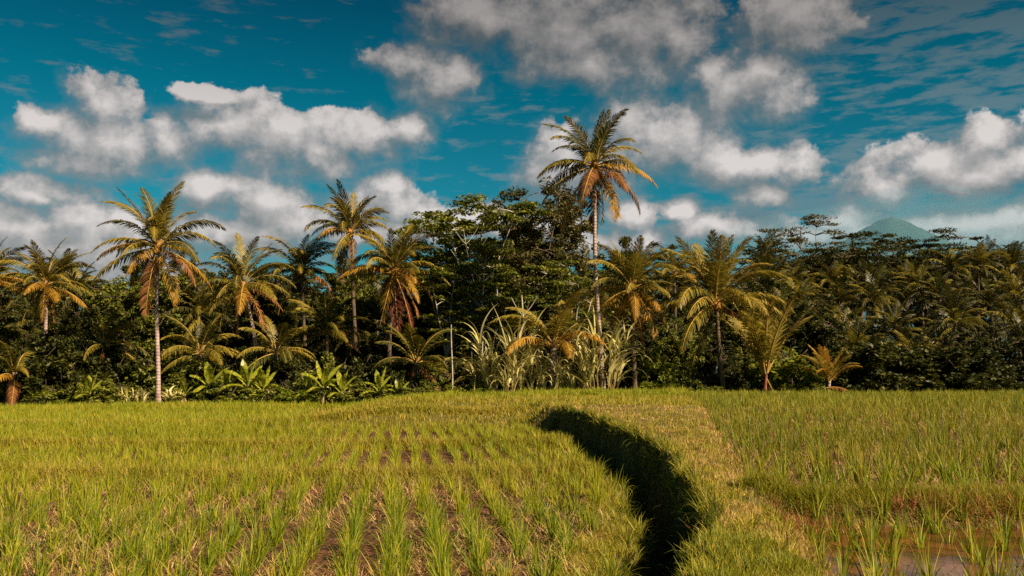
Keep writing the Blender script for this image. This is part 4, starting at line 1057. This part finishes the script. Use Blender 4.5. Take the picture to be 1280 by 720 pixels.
for (cx_, cy_, rx, ry) in CL:
    p = W(cx_, cy_, 1.0); u = p.x; v = (p.z - CAMZ) / math.hypot(1, p.x) ; u = math.atan(u)
    ax, ay = rx * 1.04 / F, ry * 1.10 / F
    q = vm(g_, 'MULTIPLY_ADD', PW, (1 / ax, 1 / ay, 0), (-u / ax, -v / ay, 0))
    l = vm(g_, 'LENGTH', q)
    cur = l if cur is None else mt(g_, 'SMOOTH_MIN', cur, l, 0.25)
D_ = mt(g_, 'SUBTRACT', 1.12, cur)
D_ = mt(g_, 'MAXIMUM', D_, -1.2)
fb = noise(g_, P0, 24.0, 8, 0.62)
D_ = mt(g_, 'ADD', D_, mt(g_, 'MULTIPLY_ADD', fb.outputs['Fac'], 2.0, -0.97))
g_.links.new(D_, go.inputs[0])

tc = N.new('ShaderNodeTexCoord'); sep = N.new('ShaderNodeSeparateXYZ'); Lk.new(tc.outputs['Generated'], sep.inputs[0])
az_ = mt(nt, 'ARCTAN2', sep.outputs[0], sep.outputs[1])
hyp = mt(nt, 'SQRT', mt(nt, 'SUBTRACT', 1.0001, mt(nt, 'MULTIPLY', sep.outputs[2], sep.outputs[2])))
el_ = mt(nt, 'DIVIDE', sep.outputs[2], hyp)
cmb = N.new('ShaderNodeCombineXYZ'); Lk.new(az_, cmb.inputs[0]); Lk.new(el_, cmb.inputs[1])
PP = cmb.outputs[0]
def dens(vec):
    n = N.new('ShaderNodeGroup'); n.node_tree = g_; Lk.new(vec, n.inputs[0]); return n.outputs[0]
Da = dens(PP); Db = dens(vm(nt, 'ADD', PP, (0.012, 0.024, 0)))
def smooth(val, a, b):
    n = N.new('ShaderNodeMapRange'); n.interpolation_type = 'SMOOTHSTEP'; Lk.new(val, n.inputs['Value'])
    n.inputs['From Min'].default_value = a; n.inputs['From Max'].default_value = b; return n.outputs['Result']
lit = mt(nt, 'MULTIPLY_ADD', mt(nt, 'SUBTRACT', Da, Db), 0.50, 0.36, clamp=True)
thick = smooth(Da, 0.15, 0.8)
a_s = smooth(Da, -0.30, 0.80); a_c = smooth(Da, 0.0, 0.26)
dif = mt(nt, 'SUBTRACT', a_c, a_s)
alpha = mt(nt, 'MULTIPLY_ADD', dif, smooth(lit, 0.25, 0.65), a_s)
lit2 = mt(nt, 'MULTIPLY_ADD', thick, 0.22, lit, clamp=True)
# thin high cloud streaks
st = noise(nt, vm(nt, 'MULTIPLY', PP, (20, 75, 1)), 1.0, 5, 0.6)
patch = noise(nt, vm(nt, 'MULTIPLY', PP, (3.0, 6.0, 1)), 1.0, 2, 0.5)
rs = smooth(az_, 0.18, 0.42)
al1 = mt(nt, 'ADD', mt(nt, 'ADD', st.outputs['Fac'], mt(nt, 'MULTIPLY', patch.outputs['Fac'], 0.5)), mt(nt, 'MULTIPLY', rs, 0.17))
low = smooth(el_, 0.30, 0.10)
al1 = mt(nt, 'MULTIPLY_ADD', low, 0.10, al1)
thin = mt(nt, 'MULTIPLY', smooth(al1, 0.80, 0.98), 0.55)

sky = N.new('ShaderNodeTexSky'); sky.sky_type = 'NISHITA'; sky.sun_disc = False
sky.sun_elevation = SUN_EL; sky.sun_rotation = math.atan2(sun_dir.x, sun_dir.y)
sky.air_density = 1.0; sky.dust_density = 0.6; sky.ozone_density = 2.0
tint = N.new('ShaderNodeMix'); tint.data_type = 'RGBA'; tint.blend_type = 'MULTIPLY'; tint.inputs[0].default_value = 1
Lk.new(sky.outputs[0], tint.inputs[6])
er = ramp(nt, [(0.0, (0.25, 0.42, 0.44)), (0.18, (0.06, 0.48, 0.47)), (0.42, (0.005, 0.38, 0.36)), (0.60, (0.005, 0.21, 0.24)), (1.0, (0.01, 0.18, 0.24))])
Lk.new(mt(nt, 'MULTIPLY', el_, 1.4, clamp=True), er.inputs['Fac'])
Lk.new(er.outputs[0], tint.inputs[7])
crp = ramp(nt, [(0.0, (1.3, 1.6, 1.7)), (0.35, (1.9, 2.05, 2.1)), (0.65, (3.3, 3.2, 3.15)), (1.0, (5.8, 5.4, 5.2))])
Lk.new(lit2, crp.inputs['Fac'])
# clouds higher up are seen from below: greyer bases
hi = smooth(el_, 0.22, 0.42)
dk = mt(nt, 'MULTIPLY_ADD', hi, -0.54, 1.0)
crd = vm(nt, 'SCALE', crp.outputs[0], 1.0)
crd.node.inputs['Scale'].default_value = 1.0; Lk.new(dk, crd.node.inputs['Scale'])
m1 = N.new('ShaderNodeMix'); m1.data_type = 'RGBA'; Lk.new(thin, m1.inputs[0]); Lk.new(tint.outputs[2], m1.inputs[6])
thc = N.new('ShaderNodeRGB'); thc.outputs[0].default_value = (1.5, 2.0, 2.2, 1)
thd = vm(nt, 'SCALE', thc.outputs[0], 1.0); Lk.new(dk, thd.node.inputs['Scale'])
Lk.new(thd, m1.inputs[7])
m2 = N.new('ShaderNodeMix'); m2.data_type = 'RGBA'; Lk.new(mt(nt, 'MULTIPLY', alpha, 0.95), m2.inputs[0]); Lk.new(m1.outputs[2], m2.inputs[6]); Lk.new(crd, m2.inputs[7])
bg = N.new('ShaderNodeBackground'); bg.inputs['Strength'].default_value = 0.061
Lk.new(m2.outputs[2], bg.inputs['Color'])
wo = N.new('ShaderNodeOutputWorld'); Lk.new(bg.outputs[0], wo.inputs['Surface'])
world.cycles.sampling_method = 'MANUAL'; world.cycles.sample_map_resolution = 512

# ------------------------------------------------------------------ render settings
scene.view_settings.view_transform = 'Standard'; scene.view_settings.look = 'None'
scene.view_settings.exposure = 1.05; scene.view_settings.gamma = 1.0; scene.view_settings.use_curve_mapping = False
scene.render.engine = 'CYCLES'
c = scene.cycles
c.max_bounces = 5; c.diffuse_bounces = 3; c.glossy_bounces = 2; c.transmission_bounces = 3; c.transparent_max_bounces = 4
c.use_denoising = False
c.caustics_reflective = False; c.caustics_refractive = False
